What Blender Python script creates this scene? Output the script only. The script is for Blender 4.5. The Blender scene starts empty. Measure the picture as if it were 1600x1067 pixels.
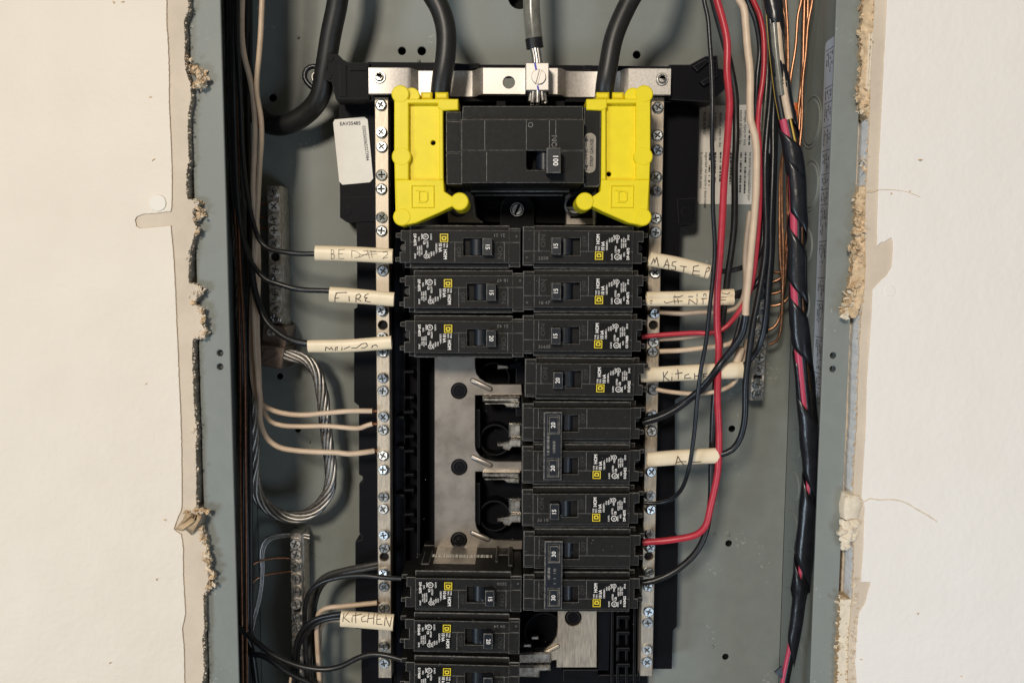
import bpy, math, random
from mathutils import Vector, Matrix, noise
from mathutils.geometry import tessellate_polygon
random.seed(7)
S = bpy.context.scene
R_ = math.radians
MM = 0.001

# ------------------------------------------------------------------ camera
PITCH = 4.9; CAMD = 430.0; FPX = 1200.0; RHO = 0.0041
th = R_(PITCH)
cF = Vector((0, math.cos(th), -math.sin(th)))
r0 = Vector((1, 0, 0)); u0 = Vector((0, math.sin(th), math.cos(th)))
cR = (r0*math.cos(RHO) + u0*math.sin(RHO)); cU = (u0*math.cos(RHO) - r0*math.sin(RHO))
cO = Vector((0, -CAMD, 0))
cam = bpy.data.cameras.new('camera'); cam.sensor_width = 36; cam.lens = 36*FPX/1600
cam.clip_start = 0.005; cam.clip_end = 20
camo = bpy.data.objects.new('camera', cam); S.collection.objects.link(camo)
m3 = Matrix((cR, cU, -cF)).transposed()
camo.matrix_world = Matrix.Translation(cO*MM) @ m3.to_4x4()
S.camera = camo
S.render.resolution_x = 1024; S.render.resolution_y = 682
# ------------------------------------------------------------------ world and lamps
W = bpy.data.worlds.new('World'); S.world = W; W.use_nodes = True
nt = W.node_tree; bg = nt.nodes['Background']
tc = nt.nodes.new('ShaderNodeTexCoord'); sp = nt.nodes.new('ShaderNodeSeparateXYZ'); cr = nt.nodes.new('ShaderNodeValToRGB')
mp = nt.nodes.new('ShaderNodeMapRange'); mp.inputs[1].default_value = -1; mp.inputs[2].default_value = 1
nt.links.new(tc.outputs['Generated'], sp.inputs[0]); nt.links.new(sp.outputs[2], mp.inputs[0])
nt.links.new(mp.outputs[0], cr.inputs[0]); nt.links.new(cr.outputs[0], bg.inputs[0])
cr.color_ramp.elements[0].color = (.30, .27, .24, 1); cr.color_ramp.elements[1].color = (.95, .90, .82, 1)
bg.inputs[1].default_value = 0.17
def area(name, loc, tgt, size, power, col, shape='DISK'):
    l = bpy.data.lights.new(name, 'AREA'); l.shape = shape; l.size = size*MM; l.energy = power; l.color = col
    o = bpy.data.objects.new(name, l); S.collection.objects.link(o); o.location = Vector(loc)*MM
    o.rotation_euler = (Vector(tgt)-Vector(loc)).to_track_quat('-Z', 'Y').to_euler()
    return o
area('ceiling_lamp', (-600, -2050, 760), (20, 40, -30), 400, 34, (1.0, .90, .76))
area('right_cool_fill', (620, -900, -560), (250, 0, -120), 420, 2.6, (.66, .82, 1.0))  # added fill to brighten the right wall and flange, no known source there
area('far_window_light', (-1250, -1350, -600), (160, 0, -100), 500, 12, (.70, .85, 1.0))
S.view_settings.view_transform = 'Standard'; S.view_settings.look = 'None'
S.view_settings.exposure = 0.0; S.view_settings.gamma = 1.0
S.render.engine = 'CYCLES'

# ------------------------------------------------------------------ helpers
def P(px, py, Y):
    d = cF + cR*((px-800)/FPX) + cU*((533.5-py)/FPX)
    t = (Y + CAMD)/d.y
    return cO + d*t
def PX(px, py, X):                       # meet the plane x = X
    d = cF + cR*((px-800)/FPX) + cU*((533.5-py)/FPX)
    return cO + d*(X/d.x)
def Z(ox, oy, s):                        # zoomed-crop coordinates to photo pixels
    return lambda *pts: [(ox+p[0]/s, oy+p[1]/s) + tuple(p[2:]) for p in pts]
def PL(pts, Y):                          # pixel outline to (x, z) outline on plane Y
    return [(P(a, b, Y).x, P(a, b, Y).z) for a, b in pts]

MATS = {}
def mat(name, col, rough=.5, metal=0, spec=.5, noise_s=None, amt=.15, bump=0, bscale=1500, stretch=None, coat=0, rvar=0, tint=None, sheen=0):
    m = bpy.data.materials.new(name); m.use_nodes = True; MATS[name] = m
    n = m.node_tree; b = n.nodes['Principled BSDF']; L = n.links.new
    b.inputs['Base Color'].default_value = (*col, 1); b.inputs['Roughness'].default_value = rough
    b.inputs['Metallic'].default_value = metal; b.inputs['Specular IOR Level'].default_value = spec
    b.inputs['Coat Weight'].default_value = coat; b.inputs['Coat Roughness'].default_value = .15
    tcn = n.nodes.new('ShaderNodeTexCoord'); mpn = n.nodes.new('ShaderNodeMapping'); L(tcn.outputs['Object'], mpn.inputs[0])
    if stretch: mpn.inputs['Scale'].default_value = stretch
    if noise_s:
        nz = n.nodes.new('ShaderNodeTexNoise'); nz.inputs['Scale'].default_value = noise_s; nz.inputs['Detail'].default_value = 8; nz.inputs['Roughness'].default_value = .65
        L(mpn.outputs[0], nz.inputs[0])
        rp = n.nodes.new('ShaderNodeMapRange'); rp.inputs[1].default_value = .3; rp.inputs[2].default_value = .7
        L(nz.outputs['Fac'], rp.inputs[0])
        mx = n.nodes.new('ShaderNodeMix'); mx.data_type = 'RGBA'
        lo = tuple(c*(1-amt) for c in col); hi = tint or tuple(min(1, c*(1+amt)) for c in col)
        mx.inputs[6].default_value = (*lo, 1); mx.inputs[7].default_value = (*hi, 1)
        L(rp.outputs[0], mx.inputs[0]); L(mx.outputs[2], b.inputs['Base Color'])
        if rvar:
            r2 = n.nodes.new('ShaderNodeMapRange'); r2.inputs[1].default_value = .3; r2.inputs[2].default_value = .7
            r2.inputs[3].default_value = max(.02, rough-rvar); r2.inputs[4].default_value = min(1, rough+rvar)
            L(nz.outputs['Fac'], r2.inputs[0]); L(r2.outputs[0], b.inputs['Roughness'])
    if bump:
        n2 = n.nodes.new('ShaderNodeTexNoise'); n2.inputs['Scale'].default_value = bscale; n2.inputs['Detail'].default_value = 4
        L(mpn.outputs[0], n2.inputs[0])
        bp = n.nodes.new('ShaderNodeBump'); bp.inputs['Strength'].default_value = bump; bp.inputs['Distance'].default_value = .0005
        L(n2.outputs['Fac'], bp.inputs['Height']); L(bp.outputs[0], b.inputs['Normal'])
    return m
GREY = mat('grey_enamel', (.225, .240, .222), .5, spec=.35, noise_s=60, amt=.07, bump=.12, bscale=900, rvar=.06)
def specks(m, col, amount=.06):
    n = m.node_tree; b = n.nodes['Principled BSDF']; L = n.links.new
    t = n.nodes.new('ShaderNodeTexCoord'); v = n.nodes.new('ShaderNodeTexNoise'); v.inputs['Scale'].default_value = 420; v.inputs['Detail'].default_value = 2
    v2 = n.nodes.new('ShaderNodeTexNoise'); v2.inputs['Scale'].default_value = 25
    L(t.outputs['Object'], v.inputs[0]); L(t.outputs['Object'], v2.inputs[0])
    mu = n.nodes.new('ShaderNodeMath'); mu.operation = 'MULTIPLY'; L(v.outputs['Fac'], mu.inputs[0]); L(v2.outputs['Fac'], mu.inputs[1])
    r = n.nodes.new('ShaderNodeMapRange'); r.inputs[1].default_value = .44-amount; r.inputs[2].default_value = .47-amount; r.inputs[4].default_value = .55
    L(mu.outputs[0], r.inputs[0])
    old = b.inputs['Base Color'].links[0].from_socket
    mx = n.nodes.new('ShaderNodeMix'); mx.data_type = 'RGBA'; L(old, mx.inputs[6]); mx.inputs[7].default_value = (*col, 1); L(r.outputs[0], mx.inputs[0]); L(mx.outputs[2], b.inputs['Base Color'])
specks(GREY, (.42, .42, .39), .02)
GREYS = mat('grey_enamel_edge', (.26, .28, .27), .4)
BLK = mat('black_moulded_plastic', (.0078, .0074, .007), .6, noise_s=350, amt=.45, bump=.18, bscale=2600, rvar=.1, tint=(.0145, .0135, .0125), spec=.25)
BLKE = mat('highlit_worn_edge', (.15, .142, .132), .5, noise_s=500, amt=.75)  # edge highlights, dust and wear painted together as one paler plastic
BLKT = mat('moulded_lettering_plastic', (.032, .031, .03), .5)
BLKD = mat('base_plastic', (.0045, .0045, .0065), .55, spec=.1, noise_s=300, amt=.2)
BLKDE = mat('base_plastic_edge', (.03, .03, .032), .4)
BLKB = mat('handle_plastic', (.010, .013, .019), .36, noise_s=500, amt=.3, bump=.05)
LBL = mat('label_print_ground', (.003, .003, .003), .5, spec=.2)
WHT = mat('white_ink', (.86, .82, .78), .6)
YEL = mat('yellow_ink', (.80, .62, .03), .5)
YP = mat('yellow_plastic', (.88, .71, .018), .45, spec=.3, noise_s=150, amt=.04, bump=.05, bscale=900)
STK = mat('sticker_paper', (.80, .76, .69), .45, noise_s=90, amt=.05)
INK = mat('black_ink', (.03, .03, .035), .6)
BLUI = mat('blue_marker', (.03, .05, .45), .5)
GSTK = mat('grey_foil_label', (.33, .30, .26), .38, metal=.4, noise_s=200, amt=.25)
WRN = mat('warning_paper', (.80, .76, .69), .5, noise_s=60, amt=.06)
DIRP = mat('directory_paper', (.55, .60, .68), .45)
ZN = mat('zinc_plated_steel', (.66, .69, .71), .40, metal=1, noise_s=800, amt=.3, bump=.25, bscale=700, rvar=.1)
ZND = mat('dull_zinc_steel', (.72, .70, .67), .42, metal=1, noise_s=500, amt=.35, rvar=.12)
TIN = mat('tinned_aluminium_bar', (.55, .475, .385), .55, metal=1, noise_s=130, amt=.25, bump=.12, bscale=500, stretch=(8, 8, 1), rvar=.1)
STL = mat('galvanised_strap', (.64, .60, .56), .52, metal=1, noise_s=700, amt=.16, bump=.06, bscale=900, rvar=.04)
BUS = mat('plated_bus_bar', (.34, .302, .266), .46, metal=.9, noise_s=40, amt=.08, bump=.06, bscale=600, rvar=.12)
STAB = mat('bus_stab_metal', (.82, .79, .74), .3, metal=1, noise_s=200, amt=.15, rvar=.1)
GB = mat('tarnished_ground_bar', (.66, .61, .56), .48, metal=1, noise_s=300, amt=.35, rvar=.12)
LUG = mat('brown_tarnished_lug', (.26, .20, .165), .42, metal=.8, noise_s=200, amt=.3)
ALW = mat('bare_aluminium_strand', (.46, .44, .415), .48, metal=1, noise_s=500, amt=.3, rvar=.1)
ZNW = mat('dull_strand', (.36, .34, .32), .45, metal=1, noise_s=400, amt=.3)
CU = mat('bare_copper', (.54, .28, .165), .38, metal=1, noise_s=300, amt=.35, rvar=.1)
CUD = mat('dull_copper', (.20, .095, .055), .4, metal=.9, noise_s=300, amt=.4)
WB = mat('black_wire_insulation', (.012, .012, .013), .34, noise_s=300, amt=.4, bump=.05, tint=(.02, .02, .022))
WBG = mat('glossy_black_insulation', (.010, .012, .016), .33, noise_s=300, amt=.4, bump=.12, bscale=1200)
WG = mat('grey_black_insulation', (.045, .043, .04), .45, noise_s=400, amt=.4)
WC = mat('black_service_cable', (.016, .0155, .015), .42, noise_s=200, amt=.3, bump=.08)
WR = mat('red_wire_insulation', (.50, .035, .055), .34, noise_s=200, amt=.15, bump=.05)
WW = mat('cream_wire_insulation', (.66, .50, .36), .42, noise_s=120, amt=.12)
WT = mat('tan_wire_insulation', (.42, .32, .235), .45, noise_s=120, amt=.15)
SLV = mat('cream_sleeve', (.86, .72, .51), .42, noise_s=80, amt=.08, bump=.05)
GCLR = mat('grey_translucent_insulation', (.17, .165, .14), .25, noise_s=200, amt=.3, coat=.3)
GCLR2 = mat('pale_translucent_insulation', (.30, .29, .26), .3, coat=.3)
PEN = mat('pen_ink', (.13, .09, .07), .7)
PENB = mat('dark_pen_ink', (.05, .045, .05), .7)
TAPE = mat('black_tape', (.012, .013, .017), .28, noise_s=120, amt=.4, bump=.25, bscale=260)
PINK = mat('pink_red_insulation', (.52, .06, .115), .35)
YW = mat('yellow_insulation', (.72, .50, .10), .4)
PAPER = mat('bare_drywall_paper', (.66, .555, .44), .85, noise_s=45, amt=.09, bump=.25, bscale=700)
PAPERB = mat('brown_torn_paper', (.50, .36, .215), .9, noise_s=160, amt=.35, bump=.4, bscale=1500)
GYP = mat('gypsum_core', (.88, .88, .88), .9, noise_s=200, amt=.12, bump=.6, bscale=1200)
GYPD = mat('shaded_gypsum_edge', (.36, .31, .24), .95, noise_s=160, amt=.5, bump=.6, bscale=1200)  # left gypsum browned to put the shade of the gap into its colour
CHIP = mat('white_paint_underside', (.85, .79, .71), .6)
CRM = mat('torn_paper_fluff', (.66, .49, .31), .9, noise_s=200, amt=.4, bump=.3, bscale=2500)
CRW = mat('compound_crumb', (.78, .68, .54), .9, noise_s=200, amt=.15, bump=.3)
HOL = mat('dark_void', (.004, .004, .004), .9)
REC = mat('shaded_recess_metal', (.10, .10, .10), .5, metal=.8)  # zinc darkened to put the shade of slots and screw holes into the colour
WOOD = mat('stud_wood', (.30, .19, .11), .8, noise_s=30, amt=.3, stretch=(6, 6, 1))
DUST = mat('plaster_dust', (.7, .66, .6), .9)
ORG = mat('orange_connector', (.75, .16, .03), .4)
def wall_paint(name, lo, hi):
    m = mat(name, lo, .55)
    n = m.node_tree; b = n.nodes['Principled BSDF']; L = n.links.new
    tcn = n.nodes.new('ShaderNodeTexCoord')
    a = n.nodes.new('ShaderNodeTexNoise'); a.inputs['Scale'].default_value = 260; a.inputs['Detail'].default_value = 3
    c = n.nodes.new('ShaderNodeTexNoise'); c.inputs['Scale'].default_value = 28; c.inputs['Detail'].default_value = 5
    v = n.nodes.new('ShaderNodeTexVoronoi'); v.inputs['Scale'].default_value = 95; v.feature = 'SMOOTH_F1'
    for x in (a, c, v): L(tcn.outputs['Object'], x.inputs['Vector'])
    mx = n.nodes.new('ShaderNodeMath'); mx.operation = 'MULTIPLY_ADD'; L(c.outputs['Fac'], mx.inputs[0]); mx.inputs[1].default_value = 1.2; L(a.outputs['Fac'], mx.inputs[2])
    m2 = n.nodes.new('ShaderNodeMath'); m2.operation = 'MULTIPLY_ADD'; L(v.outputs['Distance'], m2.inputs[0]); m2.inputs[1].default_value = .8; L(mx.outputs[0], m2.inputs[2])
    bp = n.nodes.new('ShaderNodeBump'); bp.inputs['Strength'].default_value = .42; bp.inputs['Distance'].default_value = .0007
    L(m2.outputs[0], bp.inputs['Height']); L(bp.outputs[0], b.inputs['Normal'])
    rp = n.nodes.new('ShaderNodeMix'); rp.data_type = 'RGBA'; rp.inputs[6].default_value = (*lo, 1); rp.inputs[7].default_value = (*hi, 1)
    L(c.outputs['Fac'], rp.inputs[0]); L(rp.outputs[2], b.inputs['Base Color'])
    return m
PAINT = wall_paint('cream_wall_paint', (.76, .675, .57), (.845, .76, .655)); PAINTW = wall_paint('whiter_lit_wall_paint', (.86, .80, .74), (.90, .85, .80))  # right copy is whiter: part of the cooler light there is painted in

_txt = {}
def text2d(s, off=0.0):
    k = (s, off)
    if k in _txt: return _txt[k]
    c = bpy.data.curves.new('t', 'FONT'); c.body = s; c.size = 1; c.resolution_u = 2; c.offset = off; c.align_x = 'LEFT'
    o = bpy.data.objects.new('t', c); S.collection.objects.link(o)
    bpy.context.view_layer.update()
    dg = bpy.context.evaluated_depsgraph_get(); me = o.evaluated_get(dg).to_mesh()
    vs = [(v.co.x, v.co.y) for v in me.vertices]; fs = [tuple(p.vertices) for p in me.polygons]
    o.evaluated_get(dg).to_mesh_clear()
    bpy.data.objects.remove(o); bpy.data.curves.remove(c)
    w = max([v[0] for v in vs] or [0])
    _txt[k] = (vs, fs, w); return _txt[k]

def circ(cx, cz, r, n=20, a0=0, a1=2*math.pi):
    full = abs(a1-a0-2*math.pi) < 1e-6
    k = n if full else n-1
    return [(cx+r*math.cos(a0+(a1-a0)*i/k), cz+r*math.sin(a0+(a1-a0)*i/k)) for i in range(n)]
def rect(x0, z0, x1, z1): return [(x0, z0), (x1, z0), (x1, z1), (x0, z1)]
def rrect(x0, z0, x1, z1, r, n=4):
    o = []
    for cx, cz, a in ((x1-r, z0+r, -90), (x1-r, z1-r, 0), (x0+r, z1-r, 90), (x0+r, z0+r, 180)):
        o += [(cx+r*math.cos(R_(a+90*i/n)), cz+r*math.sin(R_(a+90*i/n))) for i in range(n+1)]
    return o
def capsule(x0, z0, x1, z1, r, n=6):
    a = math.degrees(math.atan2(z1-z0, x1-x0)); o = []
    o += [(x1+r*math.cos(R_(a-90+180*i/n)), z1+r*math.sin(R_(a-90+180*i/n))) for i in range(n+1)]
    o += [(x0+r*math.cos(R_(a+90+180*i/n)), z0+r*math.sin(R_(a+90+180*i/n))) for i in range(n+1)]
    return o
def sarea(l): return sum(l[i][0]*l[(i+1) % len(l)][1]-l[(i+1) % len(l)][0]*l[i][1] for i in range(len(l)))/2
def inset(l, d):
    n = len(l); o = []
    for i in range(n):
        a, b, c = l[i-1], l[i], l[(i+1) % n]
        e1 = Vector((b[0]-a[0], b[1]-a[1])); e2 = Vector((c[0]-b[0], c[1]-b[1]))
        if e1.length < 1e-9 or e2.length < 1e-9: o.append(b); continue
        e1.normalize(); e2.normalize()
        n1 = Vector((-e1.y, e1.x)); n2 = Vector((-e2.y, e2.x)); k = 1+n1.dot(n2)
        v = (n1+n2)/max(k, .35)*d
        o.append((b[0]+v.x, b[1]+v.y))
    return o

class M:
    def __init__(s): s.v = []; s.f = []; s.m = []; s.T = None
    def add(s, vs, fs, mi=0):
        b = len(s.v)
        if s.T is not None: vs = [s.T @ Vector(v) for v in vs]
        s.v += [Vector(v) for v in vs]; s.f += [tuple(i+b for i in f) for f in fs]
        s.m += ([mi]*len(fs) if isinstance(mi, int) else mi)
        return s
    def prism(s, loops, yf, yb, ch=.25, mi=0, me=None, ms=None):
        if not isinstance(loops[0], list): loops = [loops]
        L = []
        for i, l in enumerate(loops):
            a = sarea(l)
            if (i == 0) != (a > 0): l = l[::-1]
            L.append(l)
        me = mi if me is None else me; ms = mi if ms is None else ms
        vs = []; fs = []; ms_ = []
        front = []; idxA = []; idxC = []
        for l in L:
            n = len(l); A = inset(l, ch) if ch else l
            a0 = len(vs); vs += [(x, yf, z) for x, z in A]
            b0 = len(vs); vs += [(x, yf+ch, z) for x, z in l]
            c0 = len(vs); vs += [(x, yb, z) for x, z in l]
            front.append([Vector((x, z, 0)) for x, z in A]); idxA += list(range(a0, a0+n)); idxC += list(range(c0, c0+n))
            for i in range(n):
                j = (i+1) % n
                if ch: fs.append((a0+i, b0+i, b0+j, a0+j)); ms_.append(me)
                fs.append((b0+i, c0+i, c0+j, b0+j)); ms_.append(ms)
        for t in tessellate_polygon(front):
            p = [vs[idxA[k]] for k in t]
            ar = (p[1][0]-p[0][0])*(p[2][2]-p[0][2])-(p[2][0]-p[0][0])*(p[1][2]-p[0][2])
            t = t if ar > 0 else (t[0], t[2], t[1])
            fs.append(tuple(idxA[k] for k in t)); ms_.append(mi)
            fs.append((idxC[t[0]], idxC[t[2]], idxC[t[1]])); ms_.append(ms)
        return s.add(vs, fs, ms_)
    def box(s, x0, x1, yf, yb, z0, z1, ch=.2, mi=0, me=None): return s.prism([rect(x0, z0, x1, z1)], yf, yb, ch, mi, me)
    def tube(s, pts, r, n=10, mi=0, step=3.0, ell=None, cap=True, raw=False):
        p = [Vector(q) for q in pts] if raw else spline(pts, step)
        N = len(p); rs = r if callable(r) else (lambda t: r)
        T = [(p[min(i+1, N-1)]-p[max(i-1, 0)]).normalized() for i in range(N)]
        up = Vector((0, 1, 0)) if abs(T[0].y) < .9 else Vector((1, 0, 0))
        nn = T[0].cross(up).normalized(); vs = []; fs = []
        for i in range(N):
            nn = (nn - T[i]*nn.dot(T[i])).normalized(); bb = T[i].cross(nn)
            rr = rs(i/(N-1)); e = ell or (1, 1)
            for k in range(n):
                a = 2*math.pi*k/n
                vs.append(p[i]+nn*(rr*e[0]*math.cos(a))+bb*(rr*e[1]*math.sin(a)))
        for i in range(N-1):
            for k in range(n):
                k2 = (k+1) % n
                fs.append((i*n+k, i*n+k2, (i+1)*n+k2, (i+1)*n+k))
        if cap: fs.append(tuple(range(n))[::-1]); fs.append(tuple((N-1)*n+k for k in range(n)))
        return s.add(vs, fs, mi)
    def rows(s, x, z, y, length, h, rot=-90):      # print too small to read: a broken row of marks
        a = R_(rot); d = 0
        while d < length:
            w = random.choice([.5, .9, 1.4, 2.1])
            if random.random() < .8:
                cs = [(d, 0), (d+w, 0), (d+w, h), (d, h)]
                s.prism([[(x+p*math.cos(a)-q*math.sin(a), z+p*math.sin(a)+q*math.cos(a)) for p, q in cs]], y, y+.03, 0)
            d += w+random.choice([.3, .4, .8])
        return s
    def text(s, t, x, z, y, size, rot=0, mi=0, off=0.0, sx=1.0, align='l', th=0):
        vs, fs, w = text2d(t, off)
        a = R_(rot); ca, sa = math.cos(a), math.sin(a); dx = {'l': 0, 'c': -w/2, 'r': -w}[align]
        q = [((vx+dx)*size*sx, vy*size) for vx, vy in vs]
        vv = [(x+qx*ca-qz*sa, y, z+qx*sa+qz*ca) for qx, qz in q]
        return s.add(vv, fs, mi)
    def blob(s, c, r, mi=0, n=1, sq=(1, 1, 1), amp=.5):
        vs, fs = ICO[n]; o = Vector((random.random()*50, random.random()*50, 0)); e = Matrix.Rotation(random.random()*6.3, 3, Vector((random.random()-.5, random.random()-.5, random.random()-.5)).normalized())
        out = []
        for v in vs:
            d = 1+amp*noise.noise(v*1.7+o)*1.6
            q = e @ Vector((v.x*sq[0], v.y*sq[1], v.z*sq[2])); out.append(Vector(c)+q*(r*d))
        return s.add(out, fs, mi)
    def build(s, name, mats, parent=None, smooth=35):
        if not isinstance(mats, (list, tuple)): mats = [mats]
        me = bpy.data.meshes.new(name)
        n = len(s.v); lo = Vector([min(v[i] for v in s.v) for i in range(3)]); hi = Vector([max(v[i] for v in s.v) for i in range(3)]); c = (lo+hi)/2
        me.from_pydata([((v-c)*MM)[:] for v in s.v], [], s.f)
        for m_ in mats: me.materials.append(m_)
        me.polygons.foreach_set('material_index', s.m)
        if smooth:
            me.polygons.foreach_set('use_smooth', [True]*len(s.f)); me.set_sharp_from_angle(angle=R_(smooth))
        me.update()
        o = bpy.data.objects.new(name, me); S.collection.objects.link(o)
        base = Vector((0, 0, 0))
        if parent is not None: base = Vector(parent.get('_w', (0, 0, 0))); o.parent = parent
        o.location = (c-base)*MM; o['_w'] = c[:]
        return o
def ico(sub):
    import bmesh
    b = bmesh.new(); bmesh.ops.create_icosphere(b, subdivisions=sub, radius=1)
    vs = [v.co.copy() for v in b.verts]; fs = [tuple(v.index for v in f.verts) for f in b.faces]; b.free(); return vs, fs
ICO = {1: ico(1), 2: ico(2), 3: ico(3)}
def spline(pts, step=3.0):
    p = [Vector(q) for q in pts]
    if len(p) == 2:
        k = max(2, int((p[1]-p[0]).length/step)); return [p[0].lerp(p[1], i/k) for i in range(k+1)]
    q = [p[0]*2-p[1]]+p+[p[-1]*2-p[-2]]; out = []
    for i in range(1, len(q)-2):
        a, b, c, d = q[i-1], q[i], q[i+1], q[i+2]
        t0 = 0; t1 = max((b-a).length, .01)**.5; t2 = t1+max((c-b).length, .01)**.5; t3 = t2+max((d-c).length, .01)**.5
        k = max(2, int((c-b).length/step))
        for j in range(k):
            t = t1+(t2-t1)*j/k
            A1 = a*((t1-t)/(t1-t0))+b*((t-t0)/(t1-t0)); A2 = b*((t2-t)/(t2-t1))+c*((t-t1)/(t2-t1)); A3 = c*((t3-t)/(t3-t2))+d*((t-t2)/(t3-t2))
            B1 = A1*((t2-t)/(t2-t0))+A2*((t-t0)/(t2-t0)); B2 = A2*((t3-t)/(t3-t1))+A3*((t-t1)/(t3-t1))
            out.append(B1*((t2-t)/(t2-t1))+B2*((t-t1)/(t2-t1)))
    out.append(p[-1]); return out

def tag(o, label=None, cat=None, group=None, kind=None):
    if label: o['label'] = label
    if cat: o['category'] = cat
    if group: o['group'] = group
    if kind: o['kind'] = kind
    return o
def thing(name, label, cat, loc=(0, 0, 0), group=None, roty=0, local=False, kind=None):
    o = bpy.data.objects.new(name, None); o.empty_display_size = .01; S.collection.objects.link(o)
    o.location = Vector(loc)*MM; o.rotation_euler = (0, R_(roty), 0)
    o['_w'] = (0, 0, 0) if local else tuple(loc)
    return tag(o, label, cat, group, kind)
def copy_tree(o, parent=None):
    c = o.copy(); S.collection.objects.link(c); c.parent = parent
    for ch in [x for x in bpy.data.objects if x.parent == o]: copy_tree(ch, c)
    return c
def jag(pts, amp, step=1.5, seed=0):      # break a coarse outline into a ragged one
    out = []
    for i in range(len(pts)-1):
        a, b = Vector(pts[i]), Vector(pts[i+1]); k = max(1, int((b-a).length/step))
        nrm = Vector((-(b-a).y, (b-a).x)).normalized()
        for j in range(k):
            q = a.lerp(b, j/k)
            d = noise.noise(Vector((q.x*.35, q.y*.35, seed)))*amp*.45+noise.noise(Vector((q.x*1.6, q.y*1.6, seed+9)))*amp*.75
            q = q+nrm*d; out.append((q.x, q.y))
    out.append(tuple(pts[-1])); return out

# ------------------------------------------------------------------ screws
def screw_mesh(r=3.0, head='combo', mats=(ZN,)):
    m = M()
    a = random.random()*6.28
    hexr = r*1.02
    m.prism([circ(0, 0, hexr, 18)], -.7, 1.2, .25)                       # washer
    w = r*.11; L = r*.58
    cross = [(w, w), (w, L), (-w, L), (-w, w), (-L, w), (-L, -w), (-w, -w), (-w, -L), (w, -L), (w, -w), (L, -w), (L, w)]
    m.prism([circ(0, 0, r*.86, 6 if head == 'hex' else 16), cross], -2.2, -.6, .12)
    N = 18; vs = []; fs = []
    for i in range(N):
        for rr, yy in ((.98, -.6), (.93, -1.5), (.80, -2.15)): vs.append((r*rr*math.cos(6.2832*i/N), yy, r*rr*math.sin(6.2832*i/N)))
    for i in range(N):
        j = (i+1) % N
        for k in range(2): fs.append((i*3+k, j*3+k, j*3+k+1, i*3+k+1))
    m.add(vs, fs)
    m.prism([circ(0, 0, r*.7, 12)], -.95, -.65, 0, 1)
    return m
def mesh_of(m, name, mats):
    o = m.build(name, mats); me = o.data; bpy.data.objects.remove(o); return me
SCR = [mesh_of(screw_mesh(3.0, h), 'screw', [ZN, REC]) for h in ('combo', 'hex')]
SCRG = [mesh_of(screw_mesh(3.2, 'combo'), 'screw', [ZND, REC])]
def screw(parent, c, meshes=SCR, s=1.0, name='screw', tilt=10):
    o = bpy.data.objects.new(name, random.choice(meshes)); S.collection.objects.link(o); o.parent = parent
    base = Vector(parent['_w']); o.location = (Vector(c)-base)*MM
    o.rotation_euler = (R_(random.uniform(-tilt, tilt)), R_(random.uniform(0, 180)), R_(random.uniform(-tilt, tilt))); o.scale = (s, s, s)
    return o

# ------------------------------------------------------------------ setting: drywall
ZT, ZB = 290, -330
def wallx(pts, Y): return [tuple(v) for v in PL(pts, Y)]
lp = Z(150, 0, 3.95); l2 = Z(200, 250, 3.95); l3 = Z(200, 500, 3.556); l4 = Z(200, 760, 3.475)
paperL = [(296, -60)] + lp((570, 0), (575, 60), (545, 130), (550, 250), (548, 350), (555, 430), (585, 520), (590, 600), (572, 700), (570, 860), (575, 1000)) + \
    l2((365, 60), (362, 180), (370, 240), (440, 255), (430, 290), (400, 310), (402, 370), (440, 430), (412, 450), (395, 520), (385, 580), (375, 650), (378, 760), (430, 770), (435, 850), (400, 880), (455, 920), (460, 1020)) + \
    l3((435, 60), (425, 100), (362, 103), (358, 200), (362, 310), (368, 460), (378, 560), (385, 620), (378, 700), (382, 900), (380, 1030)) + \
    l4((370, 110), (410, 130), (400, 220), (425, 290), (430, 380), (440, 470), (430, 560), (412, 590), (415, 700), (418, 760), (405, 820), (410, 900), (415, 1000), (405, 1060)) + [(318, 1120)]
paintL = [(259, -60)] + lp((437, 0), (437, 160), (445, 260), (452, 450), (452, 640), (462, 850), (470, 1060)) + \
    l2((272, 200), (270, 290), (265, 318), (180, 328), (95, 335), (55, 350), (45, 370), (52, 410), (75, 422), (160, 415), (266, 405), (268, 450), (278, 540), (285, 640), (292, 780), (298, 930), (303, 1060)) + \
    l3((275, 100), (283, 300), (292, 500), (298, 700), (300, 900), (300, 1030)) + \
    l4((290, 130), (270, 170), (250, 230), (268, 245), (290, 260), (300, 330), (300, 470), (305, 560), (312, 690), (295, 770), (305, 880), (308, 1060)) + [(290, 1120)]
wl = thing('wall_left', 'cream painted drywall left of the panel, with a torn bare paper edge', None, (-240, 0, 0), kind='structure')
edge = jag(wallx(paperL, -5), .9, .5, 3)
M().prism([[(-420, ZB), (-420, ZT)] + edge], -5, 7.7, .25, 0, 1, 1).build('drywall_sheet', [PAPER, GYPD], wl, 30)
edge = jag(wallx(paintL, -5.5), .3, .8, 5)
M().prism([[(-419, ZB+1), (-419, ZT-1)] + edge], -5.75, -4.95, .2, 0, 0, 1).build('paint_layer', [PAINT, PAPERB], wl, 30)
# peeled paint disc by the cut
q = P(246, 317, -6.5)
M().prism([jag(circ(q.x, q.z, 4.6, 14)+[(q.x+4.6, q.z)], .4, 1, 2)], -6.35, -5.8, .25).build('peeled_paint_disc', [CHIP], wl)
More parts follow.
